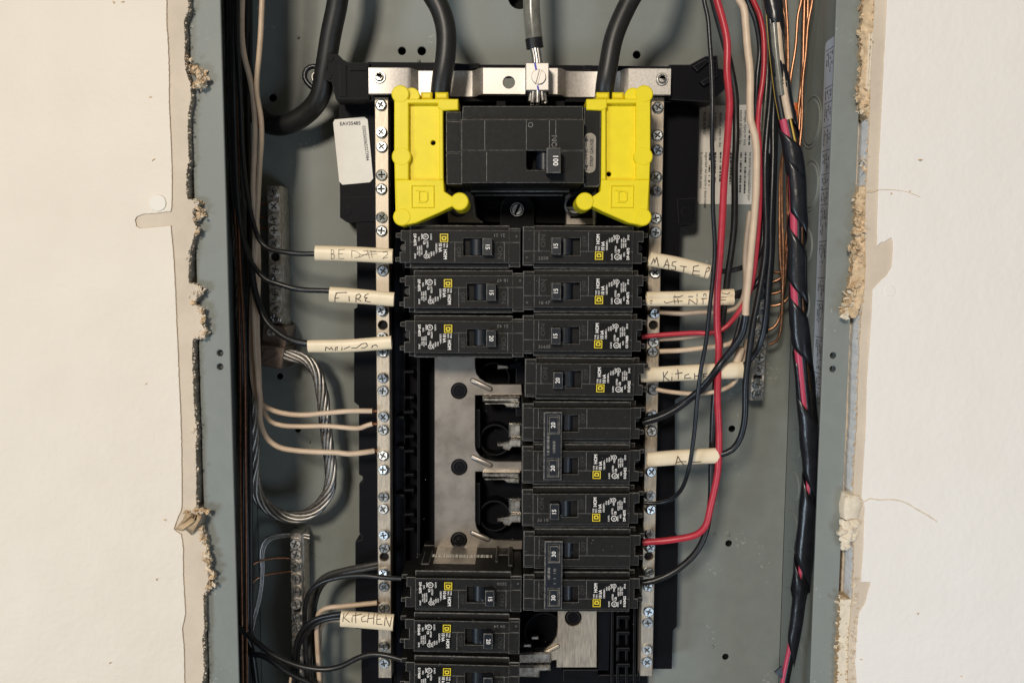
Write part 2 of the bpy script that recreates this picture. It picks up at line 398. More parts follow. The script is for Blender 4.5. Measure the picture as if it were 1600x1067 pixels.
# curled paper flap
def flap(pts, name, par, mats, Y0, lift):
    vs = []; fs = []; n = len(pts)
    for i, (a, b, c, d) in enumerate(pts):     # strip between (a,b) and (c,d)
        for k in range(5):
            t = k/4; qq = P(a+(c-a)*t, b+(d-b)*t, Y0-lift*math.sin(t*2.2)*(.4+.6*math.sin(i*1.3+.6)**2))
            vs.append(qq)
    for i in range(n-1):
        for k in range(4): fs.append((i*5+k, i*5+k+1, (i+1)*5+k+1, (i+1)*5+k))
    m = M(); m.add(vs, fs); o = m.build(name, mats, par, 60)
    md = o.modifiers.new('s', 'SOLIDIFY'); md.thickness = .0005
    return o
flap([(287, 812, 292, 800), (279, 822, 300, 803), (274, 826, 303, 806), (283, 828, 306, 812), (290, 826, 310, 800), (300, 835, 316, 806)], 'curled_paper_flap', wl, [PAPERB], -6, 5)
def fluff(name, par, path, n, rr, w, mats, Y0=-6, Y1=3, seed=1, amp=.8, flat=.45):
    random.seed(seed); m = M(); L = len(path)-1
    for i in range(n):
        t = random.random()*L; k = min(int(t), L-1); f = t-k
        a, b = path[k], path[k+1]; px = a[0]+(b[0]-a[0])*f+random.gauss(0, w*.5); py = a[1]+(b[1]-a[1])*f
        q = P(px, py, random.uniform(Y0, Y1)); r = rr*random.uniform(.35, 1.15)
        m.blob(q, r, random.choice([0, 0, 1]) if len(mats) > 1 else 0, 2 if r > rr*.7 else 1, (1, random.uniform(.25, .7), random.uniform(flat, 1)), amp)
        if random.random() < .6:                # a torn flake of paper, bent along its middle
            k = random.randint(5, 8); M3 = Matrix.Rotation(random.uniform(0, 6.3), 3, Vector((random.gauss(0, 1), random.gauss(0, 1), random.gauss(0, 1))).normalized())
            ring = []
            for j in range(k):
                aa = 6.283*j/k; rr2 = r*random.uniform(.7, 1.9); x_, z_ = rr2*math.cos(aa), rr2*.6*math.sin(aa)
                ring.append(q+M3 @ Vector((x_, abs(x_)*random.uniform(.1, .5), z_)))
            m.add([q]+ring, [(0, j+1, (j+1) % k+1) for j in range(k)], random.choice([0, len(mats)-1]))
        for _ in range(3):                      # frayed fibres
            d = Vector((random.gauss(0, 1), random.gauss(0, .8), random.gauss(0, 1))).normalized()*r*random.uniform(1.1, 1.9)
            m.add([q+Vector((0, 0, .18)), q-Vector((0, 0, .18)), q+d+Vector((.08, 0, 0)), q+d-Vector((.08, 0, 0))], [(0, 1, 3, 2)], 0)
    return tag(m.build(name, mats, par, 0), kind='stuff')
fluff('torn_edge_crumbs', wl, [(x+1.5, y) for x, y in paperL[1:-1]], 520, .55, 1.6, [PAPER, CRW], -5.4, -1, 61)
fluff('torn_edge_crumbs', wl, [(x+1, y) for x, y in paperL[1:-1]], 200, .5, 3.5, [CRM, PAPERB], -2, 6, 62)
fluff('torn_paper_fluff', wl, [(293, 85), (297, 95)], 8, .8, 3, [CRM, CRW], seed=2)
fluff('torn_paper_fluff', wl, [(300, 104), (310, 112), (317, 122), (313, 132), (305, 136)], 90, 2.0, 7, [CRM, CRW], seed=3)
fluff('torn_paper_fluff', wl, [(300, 314), (311, 318), (314, 334), (308, 344)], 50, 1.5, 6, [CRM, PAPER], seed=4)
fluff('torn_paper_fluff', wl, [(304, 356), (310, 364), (302, 370)], 14, 1.0, 3, [CRM, PAPER], seed=5)
fluff('torn_paper_fluff', wl, [(295, 390), (292, 400), (296, 415)], 14, 1.0, 2, [CRW, PAPER], seed=6)
fluff('torn_paper_fluff', wl, [(297, 465), (305, 450), (316, 447), (313, 458), (303, 464)], 60, 1.5, 5, [CRW, PAPER], seed=7)
fluff('torn_paper_fluff', wl, [(304, 474), (313, 484), (317, 495), (317, 512), (320, 524), (306, 527)], 100, 1.4, 5, [CRM, CRW], seed=8)
fluff('torn_paper_fluff', wl, [(301, 588), (303, 592)], 6, .7, 1, [CRW, PAPER], seed=9)
fluff('torn_paper_fluff', wl, [(305, 657), (306, 668), (300, 677), (297, 684)], 20, 1.0, 2, [CRW, PAPER], seed=10)
fluff('torn_paper_fluff', wl, [(290, 801), (302, 797), (316, 796), (326, 800)], 70, 1.4, 4, [CRM, PAPERB], seed=11)
fluff('torn_paper_fluff', wl, [(312, 806), (314, 825), (320, 845), (324, 870), (328, 895), (330, 912), (322, 920)], 150, 1.7, 5, [CRM, CRW], seed=12)
fluff('torn_paper_fluff', wl, [(316, 1000), (313, 1030), (314, 1048)], 16, .8, 2, [CRW, CRM], seed=13)

r5 = Z(1290, 0, 3.95); r6 = Z(1290, 260, 3.95); r7 = Z(1290, 520, 3.81); r8 = Z(1290, 760, 3.476)
paperR = [(1368, -60), (1366, 0), (1362, 60), (1360, 110), (1359, 150), (1357, 200), (1355, 250), (1352, 300), (1350, 360), (1352, 400), (1350, 450), (1345, 500), (1342, 533), (1340, 600), (1338, 667), (1334, 730), (1332, 775), (1334, 855), (1331, 930), (1325, 1000), (1324, 1067), (1322, 1120)]
paintR = [(1388, -60)] + r5((380, 0), (375, 100), (365, 300), (352, 560), (345, 700), (330, 1000)) + r6((325, 150), (318, 350), (318, 492), (345, 468), (360, 470), (405, 438), (415, 460), (416, 520), (408, 620), (380, 670), (340, 705), (290, 760), (288, 850), (275, 1060)) + \
    r7((245, 300), (240, 560), (225, 800), (215, 975)) + r8((212, 110), (205, 330), (192, 515), (245, 520), (230, 570), (215, 630), (185, 680), (175, 730), (172, 800), (165, 870), (160, 960), (170, 1060)) + [(1338, 1120)]
wr = thing('wall_right', 'cream painted drywall right of the panel, its cut edge showing white gypsum', None, (250, 0, 0), kind='structure')
e = jag(wallx(paperR, -5), .6, 1.2, 11)
M().prism([e + [(420, ZB), (420, ZT)]], -5, 6.9, .3, 0, 2, 1).build('drywall_sheet', [PAPER, GYP, PAPERB], wr, 30)
e2 = jag([(x-.9, z) for x, z in wallx(paperR, -5)], .5, 1.6, 14)
M().prism([e2 + [(418, ZB+1), (418, ZT-1)]], 6.95, 8.2, .15, 0).build('back_paper', [PAPER], wr, 30)
e = jag(wallx(paintR, -5.5), .3, 1.2, 15)
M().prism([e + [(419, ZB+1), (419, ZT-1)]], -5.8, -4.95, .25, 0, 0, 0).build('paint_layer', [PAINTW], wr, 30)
fluff('torn_edge_crumbs', wr, [(x-1, y) for x, y in paperR[1:-1]], 420, .55, 1.8, [CRM, PAPERB], -5.4, -2, 63)
fluff('torn_paper_fluff', wr, [(1355, -10), (1356, 15), (1352, 28)], 60, 1.7, 9, [CRM, PAPERB], -4, 7, 21)
fluff('torn_paper_fluff', wr, [(1348, 45), (1350, 75), (1348, 110), (1348, 140)], 110, 1.8, 8, [CRM, PAPERB], -4, 7, 22)
fluff('torn_paper_fluff', wr, [(1344, 145), (1347, 165), (1356, 180)], 50, 1.8, 8, [CRM, CRW], -5, 5, 23)
m = M()
for a in (1356, 1359.5): m.tube([P(a+3, 52, -4.5), P(a+1, 90, -5), P(a-2, 142, -4.6)], .5, 6, step=4)
m.build('paper_strand', [CRW], wr)
fluff('torn_paper_fluff', wr, [(1350, 240), (1352, 262), (1350, 290), (1344, 305), (1336, 313)], 60, 1.1, 4, [CRM, CRW], -5, 4, 24)
fluff('torn_paper_fluff', wr, [(1338, 315), (1342, 350), (1338, 380), (1336, 410), (1338, 440), (1330, 455)], 190, 1.7, 9, [CRM, PAPERB], -7, 6, 25)
fluff('torn_paper_fluff', wr, [(1330, 455), (1324, 470), (1320, 488), (1325, 496)], 60, 1.6, 8, [CRM, CRW], -8, 4, 26)
fluff('torn_paper_fluff', wr, [(1320, 775), (1330, 776), (1340, 772)], 30, 1.0, 5, [CRM, CRW], -7, 5, 27)
m = M(); random.seed(28)
m.prism([jag(wallx([(1319, 812), (1340, 810), (1346, 790), (1343, 774), (1322, 771), (1317, 790), (1319, 811)], -5.6), .7, .9, 31)], -6.4, 3, .7)
m.build('compound_patch', [CRW], wr, 50)
m = M()
for (x, y, r) in ((1316, 817, 2.2), (1333, 818, 3.4), (1326, 826, 4.5), (1316, 830, 3.2), (1334, 832, 2.5), (1324, 840, 4.2), (1321, 851, 3.0)): m.blob(P(x, y, -4), r, 0, 3, (1, .8, 1), .4)
m.build('compound_lump', [CRW], wr, 60)
fluff('torn_paper_fluff', wr, [(1314, 930), (1318, 950), (1316, 990), (1313, 1020), (1316, 1060)], 130, 1.2, 8, [CRW, PAPERB], -5, 7, 29)
fluff('torn_paper_fluff', wr, [(1333, 905), (1336, 960), (1334, 1010), (1330, 1070)], 60, 1.0, 5, [PAPER, CRW], -6, -4, 30)
m = M()
m.tube([P(x, y, -5.9) for x, y in r8((170, 75), (210, 80), (240, 65), (290, 72), (360, 70), (430, 85), (490, 120), (560, 160), (605, 190))], .45, 6, step=2, ell=(1, .6))
m.build('paint_crack_ridge', [CRW], wr)
m = M(); m.tube([P(x, y, -5.9) for x, y in r6((250, 155), (290, 158), (325, 146), (400, 145), (500, 158), (585, 190))], .14, 5, step=2); m.build('paint_crack_line', [CRM], wr)
for nm, pl, pr, sd in (('torn_edge_strip', [(1346, -30), (1347, 30), (1344, 60), (1345, 110), (1341, 150), (1343, 172), (1355, 186)], [(1366, -30), (1364, 60), (1361, 150), (1358, 186)], 41),
                       ('torn_edge_strip', [(1346, 292), (1336, 306), (1337, 330), (1334, 380), (1331, 420), (1326, 450), (1318, 470), (1316, 492), (1330, 497)], [(1353, 292), (1352, 350), (1354, 400), (1352, 450), (1344, 480), (1336, 497)], 43),
                       ('torn_edge_strip', [(1312, 935), (1311, 980), (1309, 1030), (1307, 1110)], [(1330, 935), (1327, 990), (1325, 1110)], 45)):
    a_ = jag(wallx(pl, -3.5), 2.2, .8, sd); b_ = jag(wallx(pr, -3.5), 1.4, .8, sd+1)
    M().prism([a_+b_[::-1]], -4.7 if sd < 45 else -4.6, 6.7, .5, 0, 0, 1).build(nm, [CRM if sd < 45 else CRW, PAPERB], wr, 20)
q = P(1391, 455, -6.2)
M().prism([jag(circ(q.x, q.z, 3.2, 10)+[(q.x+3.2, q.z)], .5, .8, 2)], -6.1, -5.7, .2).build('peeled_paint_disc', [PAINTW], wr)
m = M()
for (a, b) in ((1393, 303), (1422, 299), (1434, 958), (1502, 1056), (178, 5), (192, 3), (235, 152), (240, 250), (245, 905), (257, 812), (172, 1035), (228, 600), (1437, 250), (1345, 1030)): m.blob(P(a, b, -5.9), random.uniform(.3, .8), 0, 2, (1.6, .4, .7), .6)
m.build('paint_speck', [CRM], wr)
# black sheet added behind the box, keeps world light out of its holes
M().box(-430, 430, 100, 104, ZB, ZT, 0).build('cavity_backing', [HOL]).update_tag()
tag(bpy.data.objects['cavity_backing'], kind='structure')
for x0, x1 in ((-230, -181), (195, 240)):
    tag(M().box(x0, x1, 9, 98, ZB, ZT, .5).build('wall_stud', [WOOD]), kind='structure')

# ------------------------------------------------------------------ enclosure
XL, XR = -174.5, 188.0
box = thing('electrical_panel_box', 'open grey steel breaker panel box set in the torn drywall opening', 'electrical panel', (6, 86, -60))
BP = 86.0
holes_px = [(628, 80, 6), (659, 80, 6.5), (426, 153, 6), (995, 86, 6), (1139, 849, 5.5), (1134, 1026, 5.5), (1144, 670, 5.5), (465, 671, 5), (437, 588, 5)]
bp = [rect(XL, -320, XR, 300)]
for x, y, r in holes_px:
    q = P(x, y, BP); bp.append(circ(q.x, q.z, r/2.33, 16))
q = P(812, -4, BP); bp.append(circ(q.x, q.z, 7.5, 22))
M().prism(bp, BP, BP+1.5, .35, 0, 1).build('back_panel', [GREY, GREYS], box)
for x in (XL, XR):
    s = 1 if x > 0 else -1
    M().box(min(x, x+s*1.5), max(x, x+s*1.5), .2, BP-.2, -320, 300, 0).build('side_wall', [GREY], box)
M().box(XL, XR, .2, BP-.2, 300, 301.5, 0).build('end_wall', [GREY], box)
M().box(XL, XR, .2, BP-.2, -321.5, -320, 0).build('end_wall', [GREY], box)
def flange(xo, xi, hp):
    lps = [rect(min(xo, xi), -321, max(xo, xi), 301)]
    for a, b in hp: q = P(a, b, 0); lps.append(circ(q.x, q.z, 1.9, 14))
    M().prism(lps, -.2, 1.2, .35, 0, 1).build('front_flange', [GREY, GREYS], box)
flange(P(311, 533, 0).x, P(359, 533, 0).x, [(344, 551.5), (344, 573)])
flange(P(1327, 533, 0).x, P(1286.5, 533, 0).x, [(1302, 555.5), (1301.5, 576.5)])
for a, b in ((344, 551.5), (344, 573), (1302, 555.5), (1301.5, 576.5)):
    q = P(a, b, 0); M().prism([circ(q.x, q.z, 1.7, 10)], 4.6 if a > 1000 else 3, 6, .2).build('flange_screw_hole', [REC], box)
for a, b in ((483, 690), (1116, 834), (1113, 1010), (490, 866), (1138, 835), (466, 59), (655, 96)):
    m = M(); m.blob(P(a, b, BP-.1), 1.2, 0, 2, (1, 1, 1), .05); m.build('weld_dimple', [GREY], box, 80)
# knockouts on the right wall (discs with a stamped rim) and the directory sticker
def wallpt(px, py, X): q = PX(px, py, X); return q
def ko(py, yc, r):
    q = PX(1262, py, XR); m = M()
    m.T = Matrix(((0, 1, 0, XR), (-1, 0, 0, yc), (0, 0, 1, q.z), (0, 0, 0, 1)))
    m.prism([circ(0, 0, r, 30)], -.8, .3, .6)
    if r > 12: m.prism([circ(0, 0, r+2.2, 30), circ(0, 0, r+1.4, 30)], -.5, .3, .3)
    m.build('knockout', [GREY], box)
for py, yc, r in ((195, 63, 14), (292, 62, 14), (385, 66, 12), (478, 67, 12), (638, 71, 10.5), (706, 71, 10.5), (775, 71, 10.5), (843, 71, 10.5), (912, 71, 10.5), (975, 71, 10.5)): ko(py, yc, r)
m = M(); q0 = PX(1300, 60, XR); q1 = PX(1283, 622, XR)
yF = 26.0; yK = 45.5
m.T = Matrix(((0, 1, 0, XR), (-1, 0, 0, 0), (0, 0, 1, 0), (0, 0, 0, 1)))
m.prism([rrect(-yK, q1.z, -yF, q0.z, 3)], -.35, 0, .05)
dl = m.build('directory_sticker', [DIRP], box)
m = M(); m.T = Matrix(((0, 1, 0, XR), (-1, 0, 0, 0), (0, 0, 1, 0), (0, 0, 0, 1)))
random.seed(5)
z = q0.z-6
lines = []
while z > q1.z+5:
    h = random.choice([9, 14, 22]); 
    m.box(-yK+2, -yF-1, -.45, -.3, z, z+.35, 0)
    for k in range(5):
        a = -yK+3.2+k*2.5; m.rows(a, z-1.5, -.45, random.uniform(4, h-3), 1.0)
    z -= h
tag(m.build('lettering', [INK], dl, 0))
# warning sticker on the back panel
m = M(); wp = PL([(1093, 172), (1100, 166), (1210, 163), (1212, 320), (1092, 319), (1089, 314)], BP)
m.prism([wp], BP-.4, BP, .05); ws = m.build('warning_sticker', [WRN], box)
m = M(); a = P(1090, 240, BP)
yy = BP-.5
txt = {1101: [('40282-838-03', 175)], 1096: [('la continuidad de estas', 238)], 1103.5: [('seguridad del usuario y determinar', 238)], 1109: [('mounting', 176), ('', 238)], 1118: [('is the non-metallic', 176), ('', 238)],
       1126: [('doors or ways to the', 176), ('', 238)], 1134: [('', 176), ('', 238)], 1142: [('', 176), ('', 238)], 1151: [('', 176), ('responsabilidad', 238)], 1158: [('assume all liability for', 172), ('', 238)], 1165: [('damage, injury or loss', 172), ('', 238)], 1172: [('', 172), ('no asume responsabilidad por', 238)], 1180: [('', 172), ('', 238)], 1188: [('', 172), ('', 238)]}
for px, l in txt.items():
    for t, py in l:
        q = P(px, py, yy)
        if t: m.text(t, q.x-.6, q.z, yy, 2.6, -90, off=.008)
        else: m.rows(q.x-.5, q.z, yy, random.uniform(16, 26) if py < 200 else random.uniform(18, 30), 1.1)
m.build('lettering', [INK], ws, 0)

# ------------------------------------------------------------------ black mounting base
base = thing('breaker_mounting_base', 'black moulded plastic base carrying bars and breakers, with latch arms on top', 'mounting base', (8, 84, -60))
YB = 66.0
def pp(m, pts, yf, yb, ch=.4, mi=0, me=1, holes=()):
    return m.prism([PL(pts, yf)]+[PL(h, yf) for h in holes], yf, yb, ch, mi, me)
def pcirc(cx, cy, r, n=16): return [(cx+r*math.cos(2*math.pi*i/n), cy+r*math.sin(2*math.pi*i/n)) for i in range(n)]
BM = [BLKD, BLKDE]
m = M(); pp(m, [(557, 148), (529, 148), (531, 307), (531, 340), (541, 347), (557, 347), (558, 480), (553, 483), (553, 628), (560.5, 634), (560.5, 741), (566, 744), (567, 752), (561, 756), (561, 832), (566, 838), (565, 843), (555, 846), (555, 982), (564, 983), (565, 1120), (612, 1120), (606, 148)], YB, BP-.1)
m.build('left_rail', BM, base)
m = M(); pp(m, [(1016, 148), (1094, 150), (1093, 170), (1088, 345), (1082, 350), (1064, 352), (1062, 400), (1063, 620), (1055, 625), (1055, 830), (1060, 842), (1058, 978), (1052, 985), (1050, 1045), (998, 1045), (1006, 700)], YB, BP-.1)
m.build('right_rail', BM, base)
m = M(); pp(m, [(606, 150), (1016, 150), (1012, 1120), (610, 1120)], 80, BP-.1); m.build('centre_floor', BM, base)
m = M(); pp(m, [(531, 308), (589, 306), (590, 346), (541, 347), (531, 340)], YB-1.5, YB+1); m.build('rail_tab', BM, base)
m = M(); pp(m, pcirc(542, 329, 7), YB-2.3, YB); pp(m, pcirc(1072, 331, 8), YB-1.2, YB); m.build('rail_boss', BM, base)
m = M(); pp(m, [(1058, 311), (1088, 309), (1087, 345), (1060, 350)], YB-1, YB+.5); m.build('rail_tab', BM, base)
# latch arms
m = M()
pp(m, [(514, 84.5), (527, 84.5), (537, 94), (545, 98), (577, 98), (577, 155), (524, 155), (518, 128), (508, 125), (506, 117), (513, 108)], 44, 60, .6)
pp(m, pcirc(516, 91, 4.5), 43, 50, .4); pp(m, pcirc(513, 119, 4.5), 43, 50, .4)
m.build('latch_arm', BM, base)
m = M(); pp(m, [(528, 100), (541, 102), (541, 150), (530, 150)], 42.6, 46, .8); pp(m, [(546, 104), (574, 104), (574, 110), (546, 110)], 42.8, 46, .4); m.build('latch_rib', BM, base)
m = M()
pp(m, [(1046, 101), (1078, 101), (1102, 88), (1121, 87), (1123, 107), (1131, 108), (1133, 140), (1112, 160), (1046, 156)], 46, 60, .6); m.build('latch_arm', BM, base)
m = M(); pp(m, [(1082, 104), (1103, 92), (1108, 96), (1090, 112)], 43.5, 47, .5); pp(m, [(1094, 128), (1112, 118), (1118, 122), (1100, 134)], 42.5, 47, .5); pp(m, [(1112, 96), (1120, 94), (1121, 120), (1113, 122)], 44, 47, .4); m.build('latch_rib', BM, base)
m = M(); pp(m, [(574, 97), (700, 98), (745, 101), (900, 102), (1050, 104), (1050, 114), (574, 112)], 47, 62, .4)
pp(m, [(574, 148), (1048, 152), (1048, 160), (574, 158)], 47, 62, .4); m.build('cross_beam', BM, base)
for a, b in ((735, 99), (912, 102), (776, 158), (868, 158)):
    m = M(); pp(m, [(a, b), (a+14, b), (a+14, b+8), (a, b+8)], 45.6, 48, .4); m.build('beam_clip', BM, base)
# inner wall ledges with ribs, left column
m = M(); pp(m, [(612, 350), (632, 350), (634, 1120), (615, 1120)], 70, 81); pp(m, [(652, 350), (656, 350), (656, 1120), (652, 1120)], 60, 81); m.build('inner_ledge', BM, base)
for k, y in enumerate((580, 620, 643, 681, 704, 741, 765, 803, 826)):
    m = M(); pp(m, [(632, y), (646, y-1), (646, y+3), (632, y+3)], 62, 74, .4); m.build('inner_rib', BM, base)
for y in (650, 697, 772):
    m = M(); pp(m, [(617, y), (631, y+1), (631, y+5), (617, y+4)], 61, 74, .4); m.build('inner_rib', BM, base)
m = M()
for x in (955, 964, 978, 990): pp(m, [(x, 950), (x+4, 950), (x+3, 1075), (x-1, 1075)], 62, 81, .4)
m.build('inner_ledge', BM, base)
for y in (962, 987, 1012, 1037):
    m = M(); pp(m, [(964, y), (984, y), (984, y+5), (964, y+5)], 58, 74, .4); m.build('inner_rib', BM, base)
m = M(); pp(m, [(935, 950), (953, 950), (950, 1046), (880, 1046), (880, 1064), (1000, 1064), (1000, 950), (996, 950), (996, 1054), (935, 1054)], 64, 81, .4); m.build('lower_frame', BM, base)
# socket rings where a breaker is missing
for cx, cy in ((772, 590), (774, 686), (773, 804)):
    m = M()
    m.prism([circ(P(cx, cy, 70).x, P(cx, cy, 70).z, 10.5, 26), circ(P(cx, cy, 70).x, P(cx, cy, 70).z, 9.6, 26)], 67, 81, .25, 0, 1)
    m.build('socket_ring', BM, base)
m = M(); m.prism([circ(P(850, 985, 70).x, P(850, 985, 70).z, 13.5, 26), circ(P(850, 985, 70).x, P(850, 985, 70).z, 12.6, 26)], 68, 81, .25, 0, 1); m.build('socket_ring', BM, base)
for a, b, c, d in ((806, 556, 818, 600), (806, 620, 818, 650), (744, 640, 750, 700), (744, 755, 750, 820)):
    m = M(); pp(m, [(a, b), (c, b), (c, d), (a, d)], 63, 81, .5); m.build('socket_wall', BM, base)
# panel below the main breaker
m = M(); pp(m, [(736, 300), (752, 347), (885, 349), (885, 300)], 58, 80, .5); m.build('main_pocket', BM, base)
m = M(); q = P(808, 328, 52)
m.prism([[(q.x-10.5, q.z-12), (q.x+10.5, q.z-12)] + circ(q.x, q.z, 10.5, 14, 0, math.pi)], 52, 60, .8, 0, 1)
m.build('screw_boss', BM, base)
for a, b in ((766, 333), (852, 331)):
    q = P(a, b, 57); m = M(); m.prism([circ(q.x, q.z, 4, 18), circ(q.x, q.z, 3.5, 18)], 57.4, 60, .15, 0, 1); m.build('boss_ring', BM, base)
q = P(808, 328, 52)
m = M(); w = .55; rr = 3.2
m.prism([circ(q.x, q.z, 4.3, 20), circ(q.x, q.z, 3.7, 20)], 49.6, 52, .2)
ca, sa = math.cos(R_(65)), math.sin(R_(65))
for sgn in (1, -1):
    hp = [(math.cos(t)*rr, math.sin(t)*rr) for t in [math.radians(12+(156)*i/10) for i in range(11)]]
    hp = [(a, b*1) for a, b in hp]; hp = [(a*sgn, b*sgn) for a, b in hp]
    m.prism([[(q.x+a*ca-b*sa, q.z+a*sa+b*ca) for a, b in hp]], 49.8, 51.8, .25)
o_ = m.build('centre_screw', [ZN], base); m = M(); m.prism([circ(q.x, q.z, 4.2, 16)], 51.4, 52, .1); m.build('screw_recess', [HOL], base)  # black disc paints the shade inside the slot
# sticker with serial code on the base
sk = [(523, 187), (569, 183), (574.5, 187), (583, 279), (578, 285), (535, 289), (530, 284), (520.5, 192)]
m = M(); pp(m, sk, YB-.6, YB, .05, 0, 0); st = m.build('serial_sticker', [STK], base)
m = M(); q = P(531, 196.5, YB-.7); m.text('EAV35485', q.x, q.z, YB-.7, 3.1, 2.5, off=.02, sx=1.0)
q = P(567, 197, YB-.7); m.text('02025650653273984', q.x-.4, q.z, YB-.7, 2.85, -84, off=.015, sx=.9)
m.build('lettering', [INK], st, 0)

# ------------------------------------------------------------------ strap with lug
strap = thing('neutral_strap', 'shiny stepped metal strap across the top above the main breaker', 'metal strap', tuple(P(812, 128, 42)))
def sx(px, Y=42): return P(px, 128, Y).x
zt, zb = P(812, 107, 40).z, P(812, 149, 40).z
prof = [(576, 39), (636, 39), (642, 40), (650, 44.5), (654, 45.5), (738, 45.5), (742, 44.5), (748, 40), (754, 38.5), (872, 38.5), (878, 40), (884, 44.5), (890, 45.5), (964, 45.5), (969, 44.5), (975, 40), (982, 38.5), (1048, 38.5)]
def strap_part(prof, zt, zb, name, holes=()):
    m = M(); vs = []; fs = []
    n = len(prof)
    for px, Y in prof:
        x = sx(px, Y)
        vs += [(x, Y+.35, zt), (x, Y, zt-.4), (x, Y, zb+.4), (x, Y+.35, zb), (x, Y+2, zb), (x, Y+2, zt)]
    for i in range(n-1):
        for k in range(6):
            k2 = (k+1) % 6; fs.append((i*6+k, i*6+k2, (i+1)*6+k2, (i+1)*6+k))
    fs.append(tuple(range(6))[::-1]); fs.append(tuple((n-1)*6+k for k in range(6)))
    m.add(vs, fs); return m
i8 = prof.index((754, 38.5)); 
m = strap_part(prof[:i8+1], zt, zb, 'a'); m.v += []
m2 = strap_part(prof[i8+1:], zt, zb, 'b')
b = len(m.v); m.v += m2.v; m.f += [tuple(i+b for i in f) for f in m2.f]; m.m += m2.m
q = P(795, 129, 38.5)
m.prism([rect(sx(754, 38.5), zb, sx(872, 38.5), zt), circ(q.x, q.z, 3.4, 22)], 38.5, 40.5, .35)
m.build('strap', [STL], strap, 30)
def roundhead(par, px, py, Y, r, name='screw', mt=ZN, slot=None, torx=True):
    q = P(px, py, Y); m = M()
    m.prism([circ(q.x, q.z, r, 22)], Y-.8, Y+.5, .4)
    hx = circ(q.x, q.z, r*.34, 6)
    m.prism([circ(q.x, q.z, r*.72, 20), hx], Y-2.2, Y-.7, .7)
    return m.build(name, [mt], par)
roundhead(strap, 593, 121, 39, 3.8, mt=ZND); roundhead(strap, 1034, 124.5, 38.5, 3.8, mt=ZND)
lug = thing('neutral_lug', 'square aluminium lug with slotted screw and blue mark on the strap', 'lug', tuple(P(840, 120, 28)))
m = M(); m.prism([PL([(821, 98), (858, 98), (858, 142), (821, 142)], 26)], 26, 38.4, .5); m.build('lug_body', [STL], lug)
def slotted(par, px, py, Y, r, ang, mt, name='lug_screw', depth=1.2):
    q = P(px, py, Y); m = M(); ca, sa = math.cos(R_(ang)), math.sin(R_(ang)); g = .12
    for sgn in (1, -1):
        a0 = math.asin(g); hp = [(math.cos(t)*r, math.sin(t)*r) for t in [a0+(math.pi-2*a0)*i/12 for i in range(13)]]
        hp = [(a*sgn, b*sgn) for a, b in hp]
        m.prism([[(q.x+a*ca-b*sa, q.z+a*sa+b*ca) for a, b in hp]], Y-depth, Y, .25)
    m.prism([circ(q.x, q.z, r*.98, 20)], Y-depth*.35, Y+.5, .1)
    return m.build(name, [mt], par)
slotted(lug, 841.5, 121, 26, 4.2, 75, STL)
m = M()
for a in ((834, 98.5, 836.5, 110), (838.5, 134, 840, 141.5)):
    m.prism([PL([(a[0], a[1]), (a[0]+3, a[1]), (a[2]+3, a[3]), (a[2], a[3])], 25.9)], 25.85, 26.3, 0)
m.build('blue_mark', [BLUI], lug)

# ------------------------------------------------------------------ neutral bars
def bar(name, label, x_top, x_bot, y0, y1, Yf, w, screws, holes, mats, scr, par_group, thick=9, sscale=1.0, side=0):
    a = P(x_top, y0, Yf); b = P(x_bot, y1, Yf)
    t = thing(name, label, 'terminal bar', ((a.x+b.x)/2, Yf+thick, (a.z+b.z)/2), par_group)
    hw = w/2
    lo = [(a.x-hw, a.z), (b.x-hw, b.z), (b.x+hw, b.z), (a.x+hw, a.z)]
    hs = []
    def at(py):
        zz = P(x_top, py, Yf).z; f = (a.z-zz)/(a.z-b.z); return (a.x+(b.x-a.x)*f, zz)
    for h in holes: c = at(h); hs.append(circ(c[0], c[1], hw*.68, 14))
    m = M(); m.prism([lo]+hs, Yf, Yf+thick, .4); m.build('bar', mats, t)
    for h in holes: c = at(h); m = M(); m.prism([circ(c[0], c[1], hw*.66, 14)], Yf+3, Yf+4, .1); m.build('threaded_hole', [HOL], t)
    for s in screws: c = at(s); screw(t, (c[0]+random.uniform(-.3, .3), Yf-.3, c[1]), scr, sscale*1.17, tilt=14)
    return t, a, b
nbL, _, _ = bar('neutral_bar', 'long pale neutral bar left of the breakers, full of silver screws', 596, 601.5, 152, 1059, 46, 8.4,
    [165, 208, 230, 274, 296, 340, 361, 423, 486, 527, 550, 590, 610, 650, 671, 711, 733, 775, 794, 834, 855, 894, 915, 949, 1008, 1034], [508, 870], [TIN], SCR, 'neutral bars beside the breakers', 9)
nbR, _, _ = bar('neutral_bar', 'long neutral bar right of the breakers, behind the right yellow shield', 1028, 1010, 152, 1056, 46, 8.0,
    [169, 212, 235, 277, 299, 341.5, 363, 426.5, 489, 534, 549, 608.6, 648, 673, 736, 773, 794.5, 833, 854, 892.6, 915, 953.4, 971, 1013, 1032], [508, 869], [TIN], SCR, 'neutral bars beside the breakers', 9)
GBY = 68
g1, _, _ = bar('ground_bar', 'upper left ground bar of tarnished screws above the brown lug', 427, 431.5, 290, 506, GBY, 8.4,
    [300.3, 322.6, 342.7, 360.6, 379.8, 420.6, 438.6, 461, 482, 497], [401.5], [GB], SCRG, 'ground bars on the back panel', 9)
g2, _, _ = bar('ground_bar', 'lower left ground bar with bare copper and aluminium wires entering', 462, 466, 833, 1090, GBY, 7.6,
    [848.5, 865, 884, 903.5, 923, 942.5, 964, 980, 999, 1016, 1036, 1056], [952], [GB], SCRG, 'ground bars on the back panel', 9)
